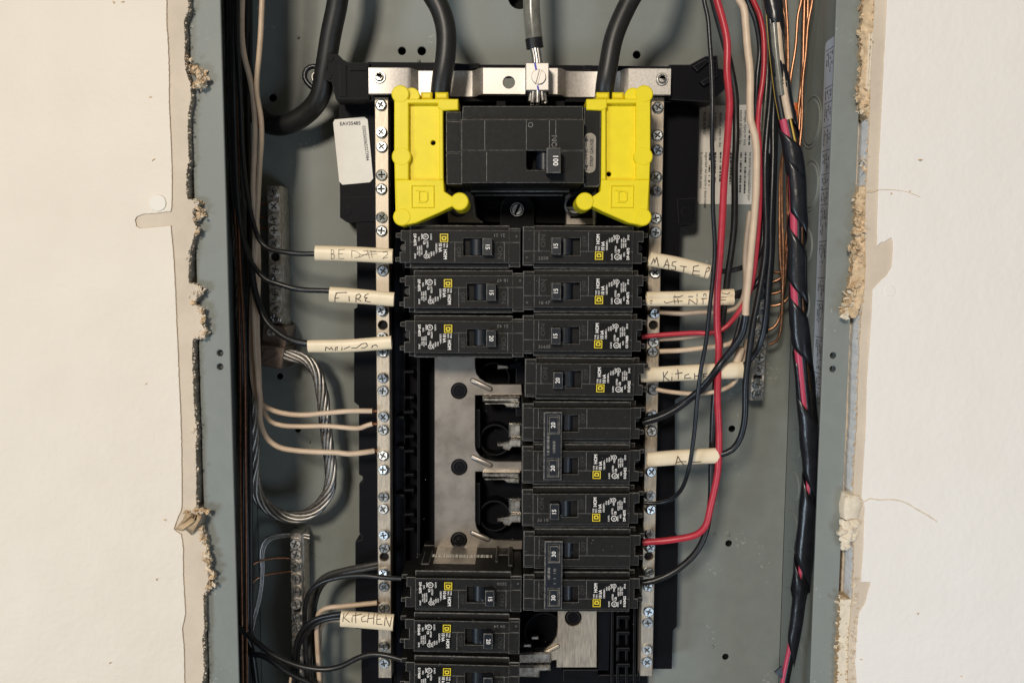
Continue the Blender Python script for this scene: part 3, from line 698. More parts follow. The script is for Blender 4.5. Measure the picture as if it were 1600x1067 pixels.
g3, _, _ = bar('ground_bar', 'right ground bar of shiny screws behind the black wires', 1196, 1182, 418, 626, GBY-4, 8.6,
    [430, 447, 465, 486, 499, 519, 538, 558, 577, 600.5, 616], [590], [GB], SCR, 'ground bars on the back panel', 9, 1.12)
for t, xs in ((g1, [(440, 291), (444, 508)]), (g2, [(474, 834), (479, 1090)])):
    m = M(); m.prism([PL([(xs[0][0]-3, xs[0][1]), (xs[0][0]+1, xs[0][1]), (xs[1][0]+1, xs[1][1]), (xs[1][0]-3, xs[1][1])], GBY+3)], GBY+3, BP-1, .3)
    m.build('bar_foot', [GB], t)
m = M()
for y in (325.5, 344, 363): m.tube([P(436, y, GBY+4), P(441, y, GBY+4)], .9, 8)
m.build('wire_stub', [CUD], g1)
m = M()
for a, b in ((834, 837), (838, 842)): m.tube([P(472, a, GBY+4), P(484, b-1, GBY+3)], .8, 8)
m.build('wire_stub', [ALW], g2)
glug = thing('ground_lug', 'brown tarnished two part lug below the upper left ground bar', 'lug', tuple(P(426, 545, 66)))
m = M(); m.prism([PL([(411, 507), (449, 510), (446, 542), (408, 538)], 64)], 64, 84, .5); m.build('lug_body', [LUG], glug)
m = M(); m.prism([PL([(407, 538.5), (445.5, 543), (440, 577), (405, 571)], 58)], 58, 84, .6); m.build('lug_clamp', [LUG], glug)
slotted(glug, 422.6, 556.5, 58, 5.2, 28, LUG, depth=1.0)
screw(glug, P(423.5, 519, 64), SCRG, .9)

# ------------------------------------------------------------------ bus bars
YBUS = 60.0
zb3 = Z(600, 540, 3.333)
bus = thing('bus_bar', 'tall grey plated bus bar left of centre with open breaker stabs', 'bus bar', tuple(P(712, 700, YBUS)))
def hook(cx0, y0):  # the curve from the spine down into a finger
    return None
o = zb3((262, 40), (475, 40), (475, 110), (482, 145), (500, 170), (530, 190), (570, 201), (716, 201), (720, 258), (475, 259), (475, 520), (480, 545), (500, 575), (530, 592), (580, 603), (718, 603), (722, 655), (476, 656), (476, 910), (482, 945), (500, 975), (535, 1000), (580, 1012), (720, 1016), (720, 1060), (262, 1060))
hs = [pcirc(*zb3((391, 235))[0], 12.6, 20), pcirc(*zb3((392, 632))[0], 12.6, 20), pcirc(*zb3((390, 1012))[0], 12.6, 20)]
m = M(); m.prism([PL(o, YBUS)]+[PL(h, YBUS) for h in hs], YBUS, YBUS+2.4, .35); m.build('bus_plate', [BUS], bus)
for h in ((391, 235), (392, 632), (390, 1012)):
    c = zb3(h)[0]; q = P(c[0], c[1], YBUS); m = M(); m.prism([circ(q.x, q.z, 4.6, 20)], YBUS+.3, YBUS+14, .8, 0, 1); m.prism([circ(q.x, q.z, 2.2, 12)], YBUS+.1, YBUS+1, .3, 0, 1)
    m.build('rivet', BM, bus)
def bead(a, b, r, Y, par, mt):
    A = P(a[0], a[1], Y); B = P(b[0], b[1], Y)
    m = M(); m.prism([capsule(A.x, A.z, B.x, B.z, r)], Y-.7, Y+.5, min(.65, r*.6)); m.build('embossed_bead', [mt], par, 80)
for a, b in (((462, 182), (553, 226)), ((462, 580), (553, 622)), ((462, 974), (540, 1008))):
    A, B = zb3(a, b); bead(A, B, 1.8, YBUS, bus, BUS)
def folded(par, name, pts, Yf, depth, mt, ch=.5):
    m = M(); m.prism([PL(pts, Yf)], Yf, Yf+depth, ch); m.build(name, [mt], par)
for dy in (0, 118):
    folded(bus, 'stab', zb3((514, 268+dy*3.333), (706, 268+dy*3.333), (706, 296+dy*3.333), (514, 292+dy*3.333)), 55, 8, STAB, .9)
    folded(bus, 'stab', zb3((524, 300+dy*3.333), (706, 298+dy*3.333), (706, 322+dy*3.333), (640, 322+dy*3.333), (620, 306+dy*3.333), (524, 306+dy*3.333)), 58, 6, STAB, .6)
    folded(bus, 'stab', zb3((650, 405+dy*3.333), (716, 405+dy*3.333), (716, 480+dy*3.333), (650, 480+dy*3.333)), 58, 6, STAB, 1.2)
    folded(bus, 'stab', zb3((590, 506+dy*3.333), (650, 500+dy*3.333), (660, 486+dy*3.333), (716, 486+dy*3.333), (714, 528+dy*3.333), (668, 530+dy*3.333), (655, 546+dy*3.333), (625, 540+dy*3.333), (618, 526+dy*3.333), (590, 524+dy*3.333)), 56, 6, STAB, .7)
folded(bus, 'stab', zb3((590, 98), (645, 104), (650, 118), (592, 122)), 58, 4, STAB, .5)
folded(bus, 'stab', zb3((655, 96), (715, 80), (720, 110), (660, 125)), 55, 4, BLKD, .5)
zb5 = Z(790, 750, 3.367)
bus2 = thing('bus_bar', 'short warm toned bus bar end below the lowest double breaker', 'bus bar', tuple(P(910, 1000, YBUS)))
o = zb5((272, 640), (480, 640), (480, 985), (268, 985), (268, 945), (240, 950), (235, 908), (60, 908), (60, 900), (200, 900), (245, 860), (268, 820), (274, 770))
m = M(); m.prism([PL(o, YBUS), PL(pcirc(*zb5((356, 724))[0], 13, 20), YBUS)], YBUS, YBUS+2.4, .35); m.build('bus_plate', [TIN], bus2)
q = P(*zb5((356, 724))[0], YBUS); m = M(); m.prism([circ(q.x, q.z, 4.6, 20)], YBUS+.3, YBUS+14, .8, 0, 1); m.build('rivet', BM, bus2)
A, B = zb5((192, 914), (276, 872)); bead(A, B, 1.5, YBUS-.5, bus2, TIN)
folded(bus2, 'stab', zb5((62, 912), (236, 906), (240, 962), (62, 966)), 57, 8, STAB, 1.0)
folded(bus2, 'stab', zb5((66, 980), (236, 978), (238, 1004), (180, 1006), (176, 1040), (66, 1036)), 55, 8, STAB, 1.0)
folded(bus2, 'stab', zb5((136, 822), (172, 822), (172, 838), (136, 838)), 60, 4, STAB, .4)
folded(bus2, 'stab', zb5((94, 862), (134, 862), (134, 878), (94, 878)), 60, 4, STAB, .4)
# terminal plates under the main breaker
for nm, lab, pts, c in (('terminal_plate', 'dull metal terminal plate under the left shield ball', [(705, 292), (740, 292), (741, 312), (745, 338), (757, 349), (700, 349), (698, 300)], (719, 321)), ('terminal_plate', 'framed metal terminal plate under the right shield ball', [(884, 290), (932, 290), (932, 352), (884, 352)], (901, 320))):
    t = thing(nm, lab, 'terminal plate', tuple(P(c[0], c[1], 56)), 'terminal plates below the main breaker')
    m = M(); m.prism([PL(pts, 50)], 50, 60, .5); m.build('plate', [BUS], t)
    if c[0] > 800:
        m = M(); m.prism([PL([(891, 286), (925, 286), (925, 341), (891, 341)], 49)], 49, 50.5, .3); m.build('plate_cover', [BLK], t)
        m = M(); m.prism([PL([(926.5, 320), (930, 320), (930, 352), (926.5, 352)], 47)], 47, 52, .3); m.build('plate_edge', [STAB], t)
    q = P(c[0]-3, c[1]+2, 48); m = M(); m.prism([circ(q.x, q.z, 6.4, 26), circ(q.x, q.z, 4.6, 22)], 45, 50, .9); m.prism([circ(q.x, q.z, 4.5, 22)], 48.5, 50, .1); m.build('lug_ring', [ZND], t)

# ------------------------------------------------------------------ breakers
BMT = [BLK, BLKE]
def logo(m, cx, cz, s, y, rot=90):
    def q(pts): 
        a = R_(rot); ca, sa = math.cos(a), math.sin(a); return [(cx+x*ca-z*sa, cz+x*sa+z*ca) for x, z in pts]
    h = s/2; m.prism([q(rect(-h, -h, h, h)), q(rect(-h*.80, -h*.80, h*.80, h*.80))], y, y+.05, 0)
    D = [(-.34, -.50), (.22, -.50), (.46, -.38), (.50, -.2), (.50, .2), (.46, .38), (.22, .50), (-.34, .50)]
    Di = [(-.12, -.25), (.15, -.25), (.24, -.1), (.24, .1), (.15, .25), (-.12, .25)]
    m.prism([q([(a*s*.6, b*s*.6) for a, b in D]), q([(a*s*.6, b*s*.62) for a, b in Di])], y, y+.05, 0)
def rating_print(root, cz, serial, yl=-.15, three=True):
    m = M(); m.prism([rrect(10.4, cz-7.6, 31.4, cz+7.2, .5)], yl, .1, .03); lb = m.build('rating_label', [LBL], root)
    m = M(); logo(m, 13.3, cz-4.9, 4.7, yl-.08); m.build('logo', [YEL], lb, 0)
    m = M(); y = yl-.08
    T = lambda s, u, v, sz, off=.02, sx=1.0: m.text(s, u, cz+v, y, sz, 90, off=off, sx=sx)
    T('TYPE', 12.2, -2.1, 1.45, .015, .85); T('TIPO', 13.8, -2.1, 1.45, .015, .85); T('HOM', 13.5, 1.6, 2.7, .03, .92)
    T('10 kA', 16.3, -2.2, 2.6, .03, .85)
    T('120/240V~', 18.2, -2.0, 1.45, .02, .95)
    T('1P/U', 19.7, 2.6, 1.3); T('60Hz', 21.0, 2.9, 1.3); T('Cu-Al', 22.2, 3.7, 1.3)
    T('E-3472', 21.2, -7.2, 1.3, .02, .95)
    m.prism([circ(23.9, cz-5.5, 1.75, 16), circ(23.9, cz-5.5, 1.35, 16)], y, y+.04, 0); T('UL', 24.5, -6.4, 1.7, .02, .8)
    T('LISTED', 23.3, -3.3, 1.35); T('CB', 25.2, -3.3, 1.7, .03)
    m.prism([circ(23.6, cz+5.6, 1.4, 14), circ(23.6, cz+5.6, 1.1, 14)], y, y+.04, 0); T('N', 24.1, 5.1, 1.5); T('MEX', 24.1, 2.3, 1.4)
    for k, s in enumerate(('HACR TYPE', 'WIRE 60/75C', 'SWD TIPO')): T(s, 26.6+k*1.15, -.6+k*.3, 1.15, .02, .9)
    T('SERIAL', 26.4, -7.2, 1.1); T('NO.', 28.2, -5.3, 1.4)
    T(serial, 30.7, -7.2, 2.1, .03, .92); T('3910', 30.5, 4.0, 1.5, .02)
    m.build('lettering', [WHT], lb, 0)
def pole(root, cz, labelled, handle, rating, stamp, stamp2, name_on=True, serial='DP-4075', jaw=True):
    A = lambda l: [(x, z+cz) for x, z in l]
    m = M()
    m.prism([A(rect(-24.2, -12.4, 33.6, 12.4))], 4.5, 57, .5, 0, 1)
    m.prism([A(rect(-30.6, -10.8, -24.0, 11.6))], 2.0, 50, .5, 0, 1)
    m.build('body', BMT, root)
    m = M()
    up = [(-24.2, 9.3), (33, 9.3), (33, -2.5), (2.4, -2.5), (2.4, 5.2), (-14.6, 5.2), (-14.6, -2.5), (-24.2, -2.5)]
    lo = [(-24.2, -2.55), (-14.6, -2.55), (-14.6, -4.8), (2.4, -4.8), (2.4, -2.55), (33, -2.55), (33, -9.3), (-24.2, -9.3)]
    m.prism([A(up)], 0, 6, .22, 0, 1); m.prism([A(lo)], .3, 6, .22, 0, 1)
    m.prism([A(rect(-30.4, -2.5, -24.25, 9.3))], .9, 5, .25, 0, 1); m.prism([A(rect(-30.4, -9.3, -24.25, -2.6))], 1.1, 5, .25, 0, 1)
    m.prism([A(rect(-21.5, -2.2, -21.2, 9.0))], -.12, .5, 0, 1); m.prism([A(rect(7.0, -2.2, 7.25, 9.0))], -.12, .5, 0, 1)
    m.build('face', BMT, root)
    m = M()                                       # terminal end
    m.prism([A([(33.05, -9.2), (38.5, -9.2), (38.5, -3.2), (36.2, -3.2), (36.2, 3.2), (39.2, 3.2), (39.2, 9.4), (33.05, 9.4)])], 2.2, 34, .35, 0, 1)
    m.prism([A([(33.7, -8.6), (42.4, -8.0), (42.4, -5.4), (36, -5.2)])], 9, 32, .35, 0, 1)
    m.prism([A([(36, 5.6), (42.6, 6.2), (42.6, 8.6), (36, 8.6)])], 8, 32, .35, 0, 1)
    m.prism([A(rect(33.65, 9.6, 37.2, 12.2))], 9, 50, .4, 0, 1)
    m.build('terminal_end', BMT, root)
    m = M(); m.prism([A(circ(38.6, .2, 2.5, 12))], 16, 26, .4); m.build('terminal_screw', [WB], root)
    m = M()                                       # pocket behind the handle
    m.prism([A(rect(-14.6, -4.9, 2.4, 5.3))], 8, 9, 0); m.build('handle_pocket', [HOL], root)
    if handle:
        m = M(); N = 10; vs = []; fs = []
        for i in range(N+1):
            a = R_(-10+200*i/N); xx = -5.8+4.4*math.cos(a); yy = 5.0-4.2*math.sin(a)
            vs += [(xx, yy, cz-4.4), (xx, yy, cz+4.8)]
        for i in range(N): fs.append((2*i, 2*i+1, 2*i+3, 2*i+2))
        m.add(vs, [f[::-1] for f in fs]); 
        hh = -5.6
        vs = [(-14.6, 5, -4.7), (-8.4, 5, -4.7), (-8.4, 5, 5.0), (-14.6, 5, 5.0), (-14.4, hh, -4.5), (-9.2, hh-.2, -4.5), (-9.2, hh-.2, 4.8), (-14.4, hh, 4.8)]
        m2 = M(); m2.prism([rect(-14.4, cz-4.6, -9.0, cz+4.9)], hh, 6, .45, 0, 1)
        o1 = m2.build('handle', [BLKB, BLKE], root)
        m.build('rocker', [BLKB], o1)
        m = M(); m.text(rating, -10.8, cz+.1, hh-.12, 3.5, 90, align='c', off=.015, sx=.95); m.build('rating_number', [WHT], o1, 0)
    m = M()
    m.text('ON', -17.6, cz+3.2, -.1, 4.0, 90, sx=1.2, align='c'); m.build('moulded_lettering', [BLKT], root, 0)
    m = M(); m.text('OFF', 6.1, cz+3.2, -.1, 3.6, 90, sx=1.0, align='c'); m.build('moulded_lettering', [BLKT], root, 0)
    if stamp: m = M(); m.text(stamp, -21.8, cz-7.4, .18, 2.6, 0, sx=1.15); m.build('date_stamp', [BLKE], root, 0)
    if stamp2: m = M(); m.text(stamp2, -29, cz-7, 1.0, 2.6, 0); m.build('date_stamp', [BLKE], root, 0)
    if labelled: rating_print(root, cz, serial)
def breaker(px, py, left, rating, label, stamp='18 47', stamp2='+', serial='DP-4075', rot=0.0, Y=15):
    q = P(px, py, Y)
    t = thing('circuit_breaker', label, 'circuit breaker', tuple(q), 'single pole circuit breakers', (180 if left else 0)+rot, True)
    pole(t, 0, True, True, rating, stamp, stamp2, serial=serial)
    return t
R1 = breaker(900, 386, False, '15', 'black 15 amp breaker, topmost of the right column, stamped 2550', '2550', '+', rot=.2)
R2 = breaker(900, 455.4, False, '15', 'black 15 amp breaker in the right column with the forked cream sleeve', '18 47', 'o', rot=-.1)
R3 = breaker(899, 524.5, False, '15', 'black 15 amp breaker in the right column fed by the thin red wire', '35435', '', 'O119680')
R4 = breaker(902.5, 593, False, '20', 'black 20 amp breaker above the upper double breaker on the right', '', '', '0163422', rot=.3, Y=14)
R6 = breaker(896.5, 795.5, False, '15', 'dusty 15 amp breaker between the two double breakers', '20 10', '', rot=-.3)
L1 = breaker(730, 385.5, True, '15', 'black 15 amp breaker, topmost of the left column', '21 21', '+', rot=.1)
L2 = breaker(736, 456, True, '15', 'black 15 amp breaker in the left column beside the FIRE sleeve', '18 47', 'o', rot=-.2)
L3 = breaker(736, 527, True, '20', 'black 20 amp breaker just above the bare bus bar', '21 43', '', rot=.2)
L5 = breaker(735, 928, True, '15', 'dusty 15 amp breaker with its side label showing on top', '2550', 'x', rot=.5)
L6 = breaker(732.5, 994, True, '20', 'black 20 amp breaker beside the lower KITCHEN sleeve', '04 24', 'o', '0150640', rot=.8)
L7 = breaker(732.5, 1062, True, '20', 'lowest left breaker, cut off by the bottom of the photo', '', '', '0119680', rot=1.2)
# side label on L5: its upward side is local -z
m = M(); m.T = Matrix(((1, 0, 0, 0), (0, 0, 1, 0), (0, 1, 0, -12.4), (0, 0, 0, 1)))   # local (u, depth, w) -> x=u, y=w, z
m.T = Matrix.Translation((0, 0, -12.4)) @ Matrix(((1, 0, 0, 0), (0, 0, 1, 0), (0, 1, 0, 0), (0, 0, 0, 1)))
m.prism([rect(-2, 16, 24, 50)], -.25, .1, .05); sl = m.build('side_label', [GSTK], L5)
m = M(); m.T = Matrix.Translation((0, 0, -12.4)) @ Matrix(((1, 0, 0, 0), (0, 0, 1, 0), (0, 1, 0, 0), (0, 0, 0, 1)))
random.seed(4); x = -12
while x < 28:
    w = random.choice([.3, .5, .9, 1.6]); m.prism([rect(x, 27, x+w, 31)], -.45, -.2, 0); x += w+random.choice([.3, .5, .8])
m.build('barcode_strip', [STK], sl, 0)
m = M(); m.T = Matrix.Translation((0, 0, -12.4)) @ Matrix(((1, 0, 0, 0), (0, 0, 1, 0), (0, 1, 0, 0), (0, 0, 0, 1)))
m.prism([rect(-25, 12, -22.5, 52)], -1, .1, .3, 0, 1); m.prism([rect(-24, 46, 33, 49)], -.8, .1, .3, 0, 1); m.prism([rect(-16, 18, -14.5, 50)], -1.2, .1, .3, 0, 1); m.prism([rect(-24, 30, -16, 31.5)], -1, .1, .3, 0, 1)
m.prism([rect(26, 12, 31, 34)], -1.4, .1, .4, 0, 1)
m.build('side_rib', BMT, L5)
def double(px, pyu, pyl, rating, label, serial):
    qu = P(px, pyu, 15); ql = P(px, pyl, 15); h = (qu.z-ql.z)/2
    t = thing('double_pole_breaker', label, 'circuit breaker', ((qu.x+ql.x)/2, 15, (qu.z+ql.z)/2), 'double pole circuit breakers', 0, True)
    pole(t, h, False, False, rating, '', ''); pole(t, -h, True, False, rating, '', '', serial=serial)
    m = M()
    lp = [rect(-18.3, -h-7.4, -7.6, h+7.6)]
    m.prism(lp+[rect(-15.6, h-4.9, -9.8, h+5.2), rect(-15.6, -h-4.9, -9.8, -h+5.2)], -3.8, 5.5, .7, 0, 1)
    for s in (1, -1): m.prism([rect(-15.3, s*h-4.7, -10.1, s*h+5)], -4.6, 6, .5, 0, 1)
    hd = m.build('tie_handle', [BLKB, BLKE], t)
    m = M()
    for s in (1, -1): m.text(rating, -11.7, s*h+.1, -4.75, 3.5, 90, align='c', off=.015)
    m.build('rating_number', [WHT], hd, 0)
    m = M(); m.rows(-14.9, -5, -3.95, 10, 1.5, 90); m.rows(-11.4, -5, -3.95, 10, 1.5, 90); m.build('moulded_lettering', [BLKE], hd, 0)
    for s in (1, -1):
        m = M(); N = 10; vs = []
        for i in range(N+1):
            a = R_(-10+200*i/N); vs += [(-4.4+4.0*math.cos(a), 6.0-4.0*math.sin(a), s*h-4.3), (-4.4+4.0*math.cos(a), 6.0-4.0*math.sin(a), s*h+4.7)]
        m.add(vs, [(2*i+2, 2*i+3, 2*i+1, 2*i) for i in range(N)]); m.build('rocker', [BLKB], hd)
    return t
R5 = double(897.5, 662, 728.6, '20', 'double 20 amp breaker with one tied handle, above the dusty breaker', '0163422')
R7 = double(898, 861.4, 929, '30', 'double 30 amp breaker with tied handle, lowest of the right column', '0163422')

# ------------------------------------------------------------------ main breaker
mb = thing('main_breaker', 'wide black 100 amp main breaker between the yellow shields', 'circuit breaker', tuple(P(816, 230, 30)))
m = M()
def mp_(pts, yf, yb, ch=.4, holes=()): m.prism([PL(pts, yf)]+[PL(h, yf) for h in holes], yf, yb, ch, 0, 1)
mp_([(721, 187), (912, 187), (912, 235.5), (721, 235.5)], 4, 50, .3)
mp_([(721, 236), (826, 236), (823, 236), (823, 266), (877, 266), (877, 236), (912, 236), (912, 286), (721, 286)], 4.5, 50, .3)
mp_([(723, 166), (911, 166), (911, 186.5), (722, 186.5)], 9, 50, .4)
mp_([(697, 175), (720.5, 175), (720.5, 189), (697, 189)], 10, 50, .4); mp_([(697, 190), (720.5, 190), (720.5, 238), (697, 238)], 8, 50, .4); mp_([(697, 239), (720.5, 239), (722, 288), (698, 288)], 7, 50, .4)
mp_([(912.5, 168), (936, 169), (939, 175), (938, 288), (934, 292), (912.5, 292)], 12, 50, .5)
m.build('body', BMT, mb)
m = M(); mp_([(823, 236), (877, 236), (877, 266), (823, 266)], 16, 18, 0); m.build('handle_pocket', [HOL], mb)
m = M(); 
for x in (757, 822, 858, 868): mp_([(x, 188.5), (x+.8, 188.5), (x+.8, 234), (x, 234)], 3.85, 4.4, 0)
for x in (760,): mp_([(x, 238), (x+.8, 238), (x+.8, 284), (x, 284)], 4.35, 4.8, 0)
q = P(829, 195.5, 4); m.prism([circ(q.x, q.z, 1.4, 14), circ(q.x, q.z, 1.05, 14)], 3.8, 4.3, 0)
q = P(863, 222, 3.9); m.text('ON', q.x+2.6, q.z, 3.85, 4.4, 90, align='c')
m.build('moulded_line', [BLKE], mb, 0)
m = M(); mp_([(854, 231), (876, 231), (876, 270.5), (854, 270.5)], -6, 12, .6); mh = m.build('handle', [BLKB, BLKE], mb)
m = M(); 
a = P(838, 236, 10); b = P(838, 266, 10); N = 10; vs = []
for i in range(N+1):
    an = R_(-10+200*i/N); vs += [(a.x+4.4-4.8*math.cos(an), 14-7*math.sin(an), b.z), (a.x+4.4-4.8*math.cos(an), 14-7*math.sin(an), a.z)]
m.add(vs, [(2*i, 2*i+1, 2*i+3, 2*i+2) for i in range(N)]); m.build('rocker', [BLKB], mh)
q = P(865.5, 250.5, -6.2); m = M(); m.text('100', q.x-.4, q.z, -6.15, 4.0, -90, align='c', off=.02); m.build('rating_number', [WHT], mh, 0)
m = M(); a = P(911.8, 270.5, 11.5); b = P(931.5, 208, 11.5); m.prism([rrect(a.x, a.z, b.x, b.z, 3.2)], 11.6, 12.1, .05); sg = m.build('strip_gauge_label', [GSTK], mb)
m = M(); q = P(927, 239, 11.5); m.text('STRIP GAUGE', q.x, q.z, 11.52, 2.6, 90, align='c', off=.02, sx=.98)
q = P(918, 241.5, 11.5); m.text('3/4 in.', q.x, q.z, 11.52, 2.4, 90, align='c', off=.02)
for py, s in ((214, 1), (265, -1)):
    q = P(916.5, py, 11.5); x, z_ = q.x, q.z
    m.prism([[(x, z_+s*.2), (x-1, z_-s*2.4), (x+1, z_-s*2.4)]], 11.5, 11.55, 0); m.prism([rect(x-.15, min(z_-s*2.4, z_-s*5.4), x+.15, max(z_-s*2.4, z_-s*5.4))], 11.5, 11.55, 0); m.prism([rect(x-1.2, z_+s*.3-.12, x+1.2, z_+s*.3+.12)], 11.5, 11.55, 0)
m.build('lettering', [INK], sg, 0)
m = M(); mp_([(735, 291), (890, 291), (890, 300), (735, 300)], 30, 56, .6); mp_([(742, 302), (880, 302), (880, 306), (742, 306)], 44, 58, .5); m.build('lower_lip', BMT, mb)

# ------------------------------------------------------------------ yellow shields
def shield(mx, label, hole, cut):
    f = lambda pts: [(mx(a), b) for a, b in pts]
    t = thing('yellow_cable_shield', label, 'cable shield', tuple(P(mx(660), 245, 22)), 'yellow cable shields')
    m = M(); Y = 11
    h = pcirc(*hole, 4, 14)
    PP = lambda pts, yf, yb, ch=.5, hs=(): m.prism([PL(f(pts), yf)]+[PL(q, yf) for q in hs], yf, yb, ch)
    PP([(616, 155), (688, 155), (690, 298), (704, 306), (712, 312), (712, 322), (702, 325), (688, 332), (648, 349), (630, 352), (617, 345), (618, 330), (616, 245)], 14.5, 17.5, .3, [h])
    PP([(616, 155), (690, 155), (690, 161.7), (638.3, 161.7), (638.3, 281), (617.5, 281), (616, 245)], Y, 30, .45)
    PP([(685.7, 161.9), (692, 161.9), (693, 281), (685.7, 281)], Y, 30, .45)
    PP([(617.5, 281.2), (693, 281.2), (694, 299), (706, 307), (713, 311), (713, 320), (704, 324), (690, 331), (650, 348.5), (632, 352), (620, 346), (620, 330)], Y+.1, 24, .45)
    PP(pcirc(625.5, 147, 14, 24), Y-.25, 26, .6); PP(pcirc(643, 150, 13, 24), Y+1.5, 26, .5); PP(pcirc(627, 244.5, 15, 24), Y-.25, 26, .6); PP(pcirc(628, 339, 14, 24), Y-.25, 26, .6)
    PP(pcirc(718.2, 314.8, 14, 26), Y-.35, 34, .6)
    PP([(684, 154.5), (716, 155), (716, 172), (690, 173), (684, 168)], Y-.4, 26, .5)
    m.build('shield_plate', [YP], t, 40)
    m = M(); q = P(mx(684), 146, 24)      # collar round the cable: half ring seen from the front
    for x0, x1 in ((657.5, 675), (680, 700)): m.prism([PL(f([(x0, 144), (x1, 144), (x1, 156), (x0, 156)]), Y+4)], Y+4, 34, 1.0)
    m.build('cable_collar', [YP], t, 40)
    m = M(); c = P(mx(660.5), 307.5, Y); 
    m.prism([rect(c.x-6.5, c.z-6.3, c.x+6.5, c.z+6.3), rect(c.x-6.0, c.z-5.8, c.x+6.0, c.z+5.8)], Y-.6, Y+.3, .2)
    D = [(-2.6, -3.3), (1.6, -3.3), (3.0, -2.0), (3.0, 2.4), (1.6, 3.5), (-2.6, 3.5)]
    Di = [(-1.7, -2.5), (1.2, -2.5), (2.1, -1.6), (2.1, 1.9), (1.2, 2.7), (-1.7, 2.7)]
    m.prism([[(c.x+a, c.z+b) for a, b in D], [(c.x+a, c.z+b) for a, b in Di]], Y-.6, Y+.3, .2)
    m.prism([rect(c.x-4.0, c.z+3.0, c.x-2.65, c.z+3.6)], Y-.5, Y+.3, .15)
    m.build('embossed_logo', [YP], t, 30)
    return t
shield(lambda a: a, 'yellow plastic shield over the left service cable lug', (676.7, 223.3), 1)
shield(lambda a: 1632.4-a, 'yellow plastic shield over the right service cable lug', (951.4, 272.2), -1)

# ------------------------------------------------------------------ wires
def wire(name, label, pts, r, mt, Y=None, cat='wire', group=None, n=10, step=3.0, ell=None):
    pts = [tuple(p) if len(p) > 2 else (p[0], p[1], Y) for p in pts]
    if pts[0][1] < -10: pts = [(pts[0][0]+(pts[0][0]-pts[1][0])*1.2, -220, pts[0][2])]+pts
    if pts[-1][1] < -10: pts = pts+[(pts[-1][0], -220, pts[-1][2])]
    if pts[0][1] > 1090: pts = [(pts[0][0], 1260, pts[0][2])]+pts
    if pts[-1][1] > 1090: pts = pts+[(pts[-1][0], 1260, pts[-1][2])]
    q = [P(*p) for p in pts]
    m = M(); m.tube(q, r, n, 0, step, ell); o = m.build(name, [mt], None, 60)
    return tag(o, label, cat, group)
def ramp(pts, y0, y1):
    n = len(pts)-1; return [(p[0], p[1], y0+(y1-y0)*i/n) for i, p in enumerate(pts)]
# service cables
wire('service_cable', 'thick black cable curving down and left behind the upper left arm', ramp([(531, -40), (528, 0), (517, 55), (508, 110), (500, 150), (485, 172), (460, 190), (435, 197), (412, 190), (392, 165), (380, 110), (376, 40), (376, -40)], 44, 86), 6.3, WC, cat='cable', group='thick service cables', n=16)
wire('service_cable', 'thick black cable entering the left yellow shield from the top', [(650, -60, 20), (668, -20, 20), (688, 15, 20), (697, 50, 20), (696, 90, 20), (691, 120, 21), (688, 150, 24), (688, 165, 26)], 5.8, WC, cat='cable', group='thick service cables', n=16)
wire('service_cable', 'thick black cable entering the right yellow shield from the top', [(1030, -50, 20), (995, -15, 20), (975, 20, 20), (959, 60, 20), (951, 100, 20), (946, 130, 21), (944, 150, 24), (944, 165, 26)], 5.5, WC, cat='cable', group='thick service cables', n=16)
nc = thing('neutral_cable', 'grey stranded neutral cable clamped in the square lug at the top', 'cable', tuple(P(832, 40, 30)))
m = M(); m.tube([P(824, -230, 30), P(830, -40, 30), P(831, 20, 30), P(834, 55, 31), P(835, 68, 31.5)], 4.9, 16); m.build('insulation', [GCLR], nc, 60)
for dx in (-5.5, 1.5, 7):
    m = M(); m.tube([P(824+dx, -230, 26.2+abs(dx)*.25), P(830+dx, -40, 26.2+abs(dx)*.25), P(831+dx, 20, 26.2+abs(dx)*.25), P(834+dx, 60, 27.4+abs(dx)*.25)], 1.35, 8); m.build('strand_ridge', [GCLR2], nc, 60)
m = M(); m.tube([P(834, 60, 31), P(836, 76, 32)], 5.1, 16, cap=False); m.build('tape_end', [WB], nc, 60)
random.seed(3)
for k in range(9):
    a = 2*math.pi*k/8; dx, dy = (3.1*math.cos(a)*2.6, 3.1*math.sin(a)) if k < 8 else (0, 0)
    m = M(); m.tube([P(834+dx*.7, 58, 31+dy*.8), P(835+dx*.7, 70, 31+dy*.9), P(839+dx*.6, 92, 31+dy*.8), P(840+dx*.9, 120, 31+dy), P(840+dx*1.3, 150+random.uniform(-4, 2), 30+dy), P(840+dx*1.5, 163+random.uniform(-6, 4), 29+dy)], 1.25, 7)
    m.build('strand', [ALW if k % 3 else ZND], nc, 60)
def twist(root, pts, R, n, r, mt, pitch, name='strand', phase=0, flat=1.0):
    c = spline(pts, 2.5); L = 0; N = len(c)
    T = [(c[min(i+1, N-1)]-c[max(i-1, 0)]).normalized() for i in range(N)]
    nn = T[0].cross(Vector((0, 1, 0))).normalized(); fr = []
    for i in range(N):
        nn = (nn-T[i]*nn.dot(T[i])).normalized(); fr.append((nn.copy(), T[i].cross(nn)))
    for k in range(n):
        q = []; L = 0
        for i in range(N):
            if i: L += (c[i]-c[i-1]).length
            a = 2*math.pi*(L/pitch+k/n)+phase; R2 = R*(1+.35*noise.noise(Vector((L*.02, k*3.1, 1)))); q.append(c[i]+fr[i][0]*(R2*math.cos(a))+fr[i][1]*(R2*flat*math.sin(a)))
        m = M(); m.tube(q, r, 7, raw=True); m.build(name, [mt[k % len(mt)]], root, 60)
ac = thing('aluminium_ground_cable', 'bare stranded aluminium cable looping down from the brown lug', 'cable', tuple(P(450, 690, 62)))
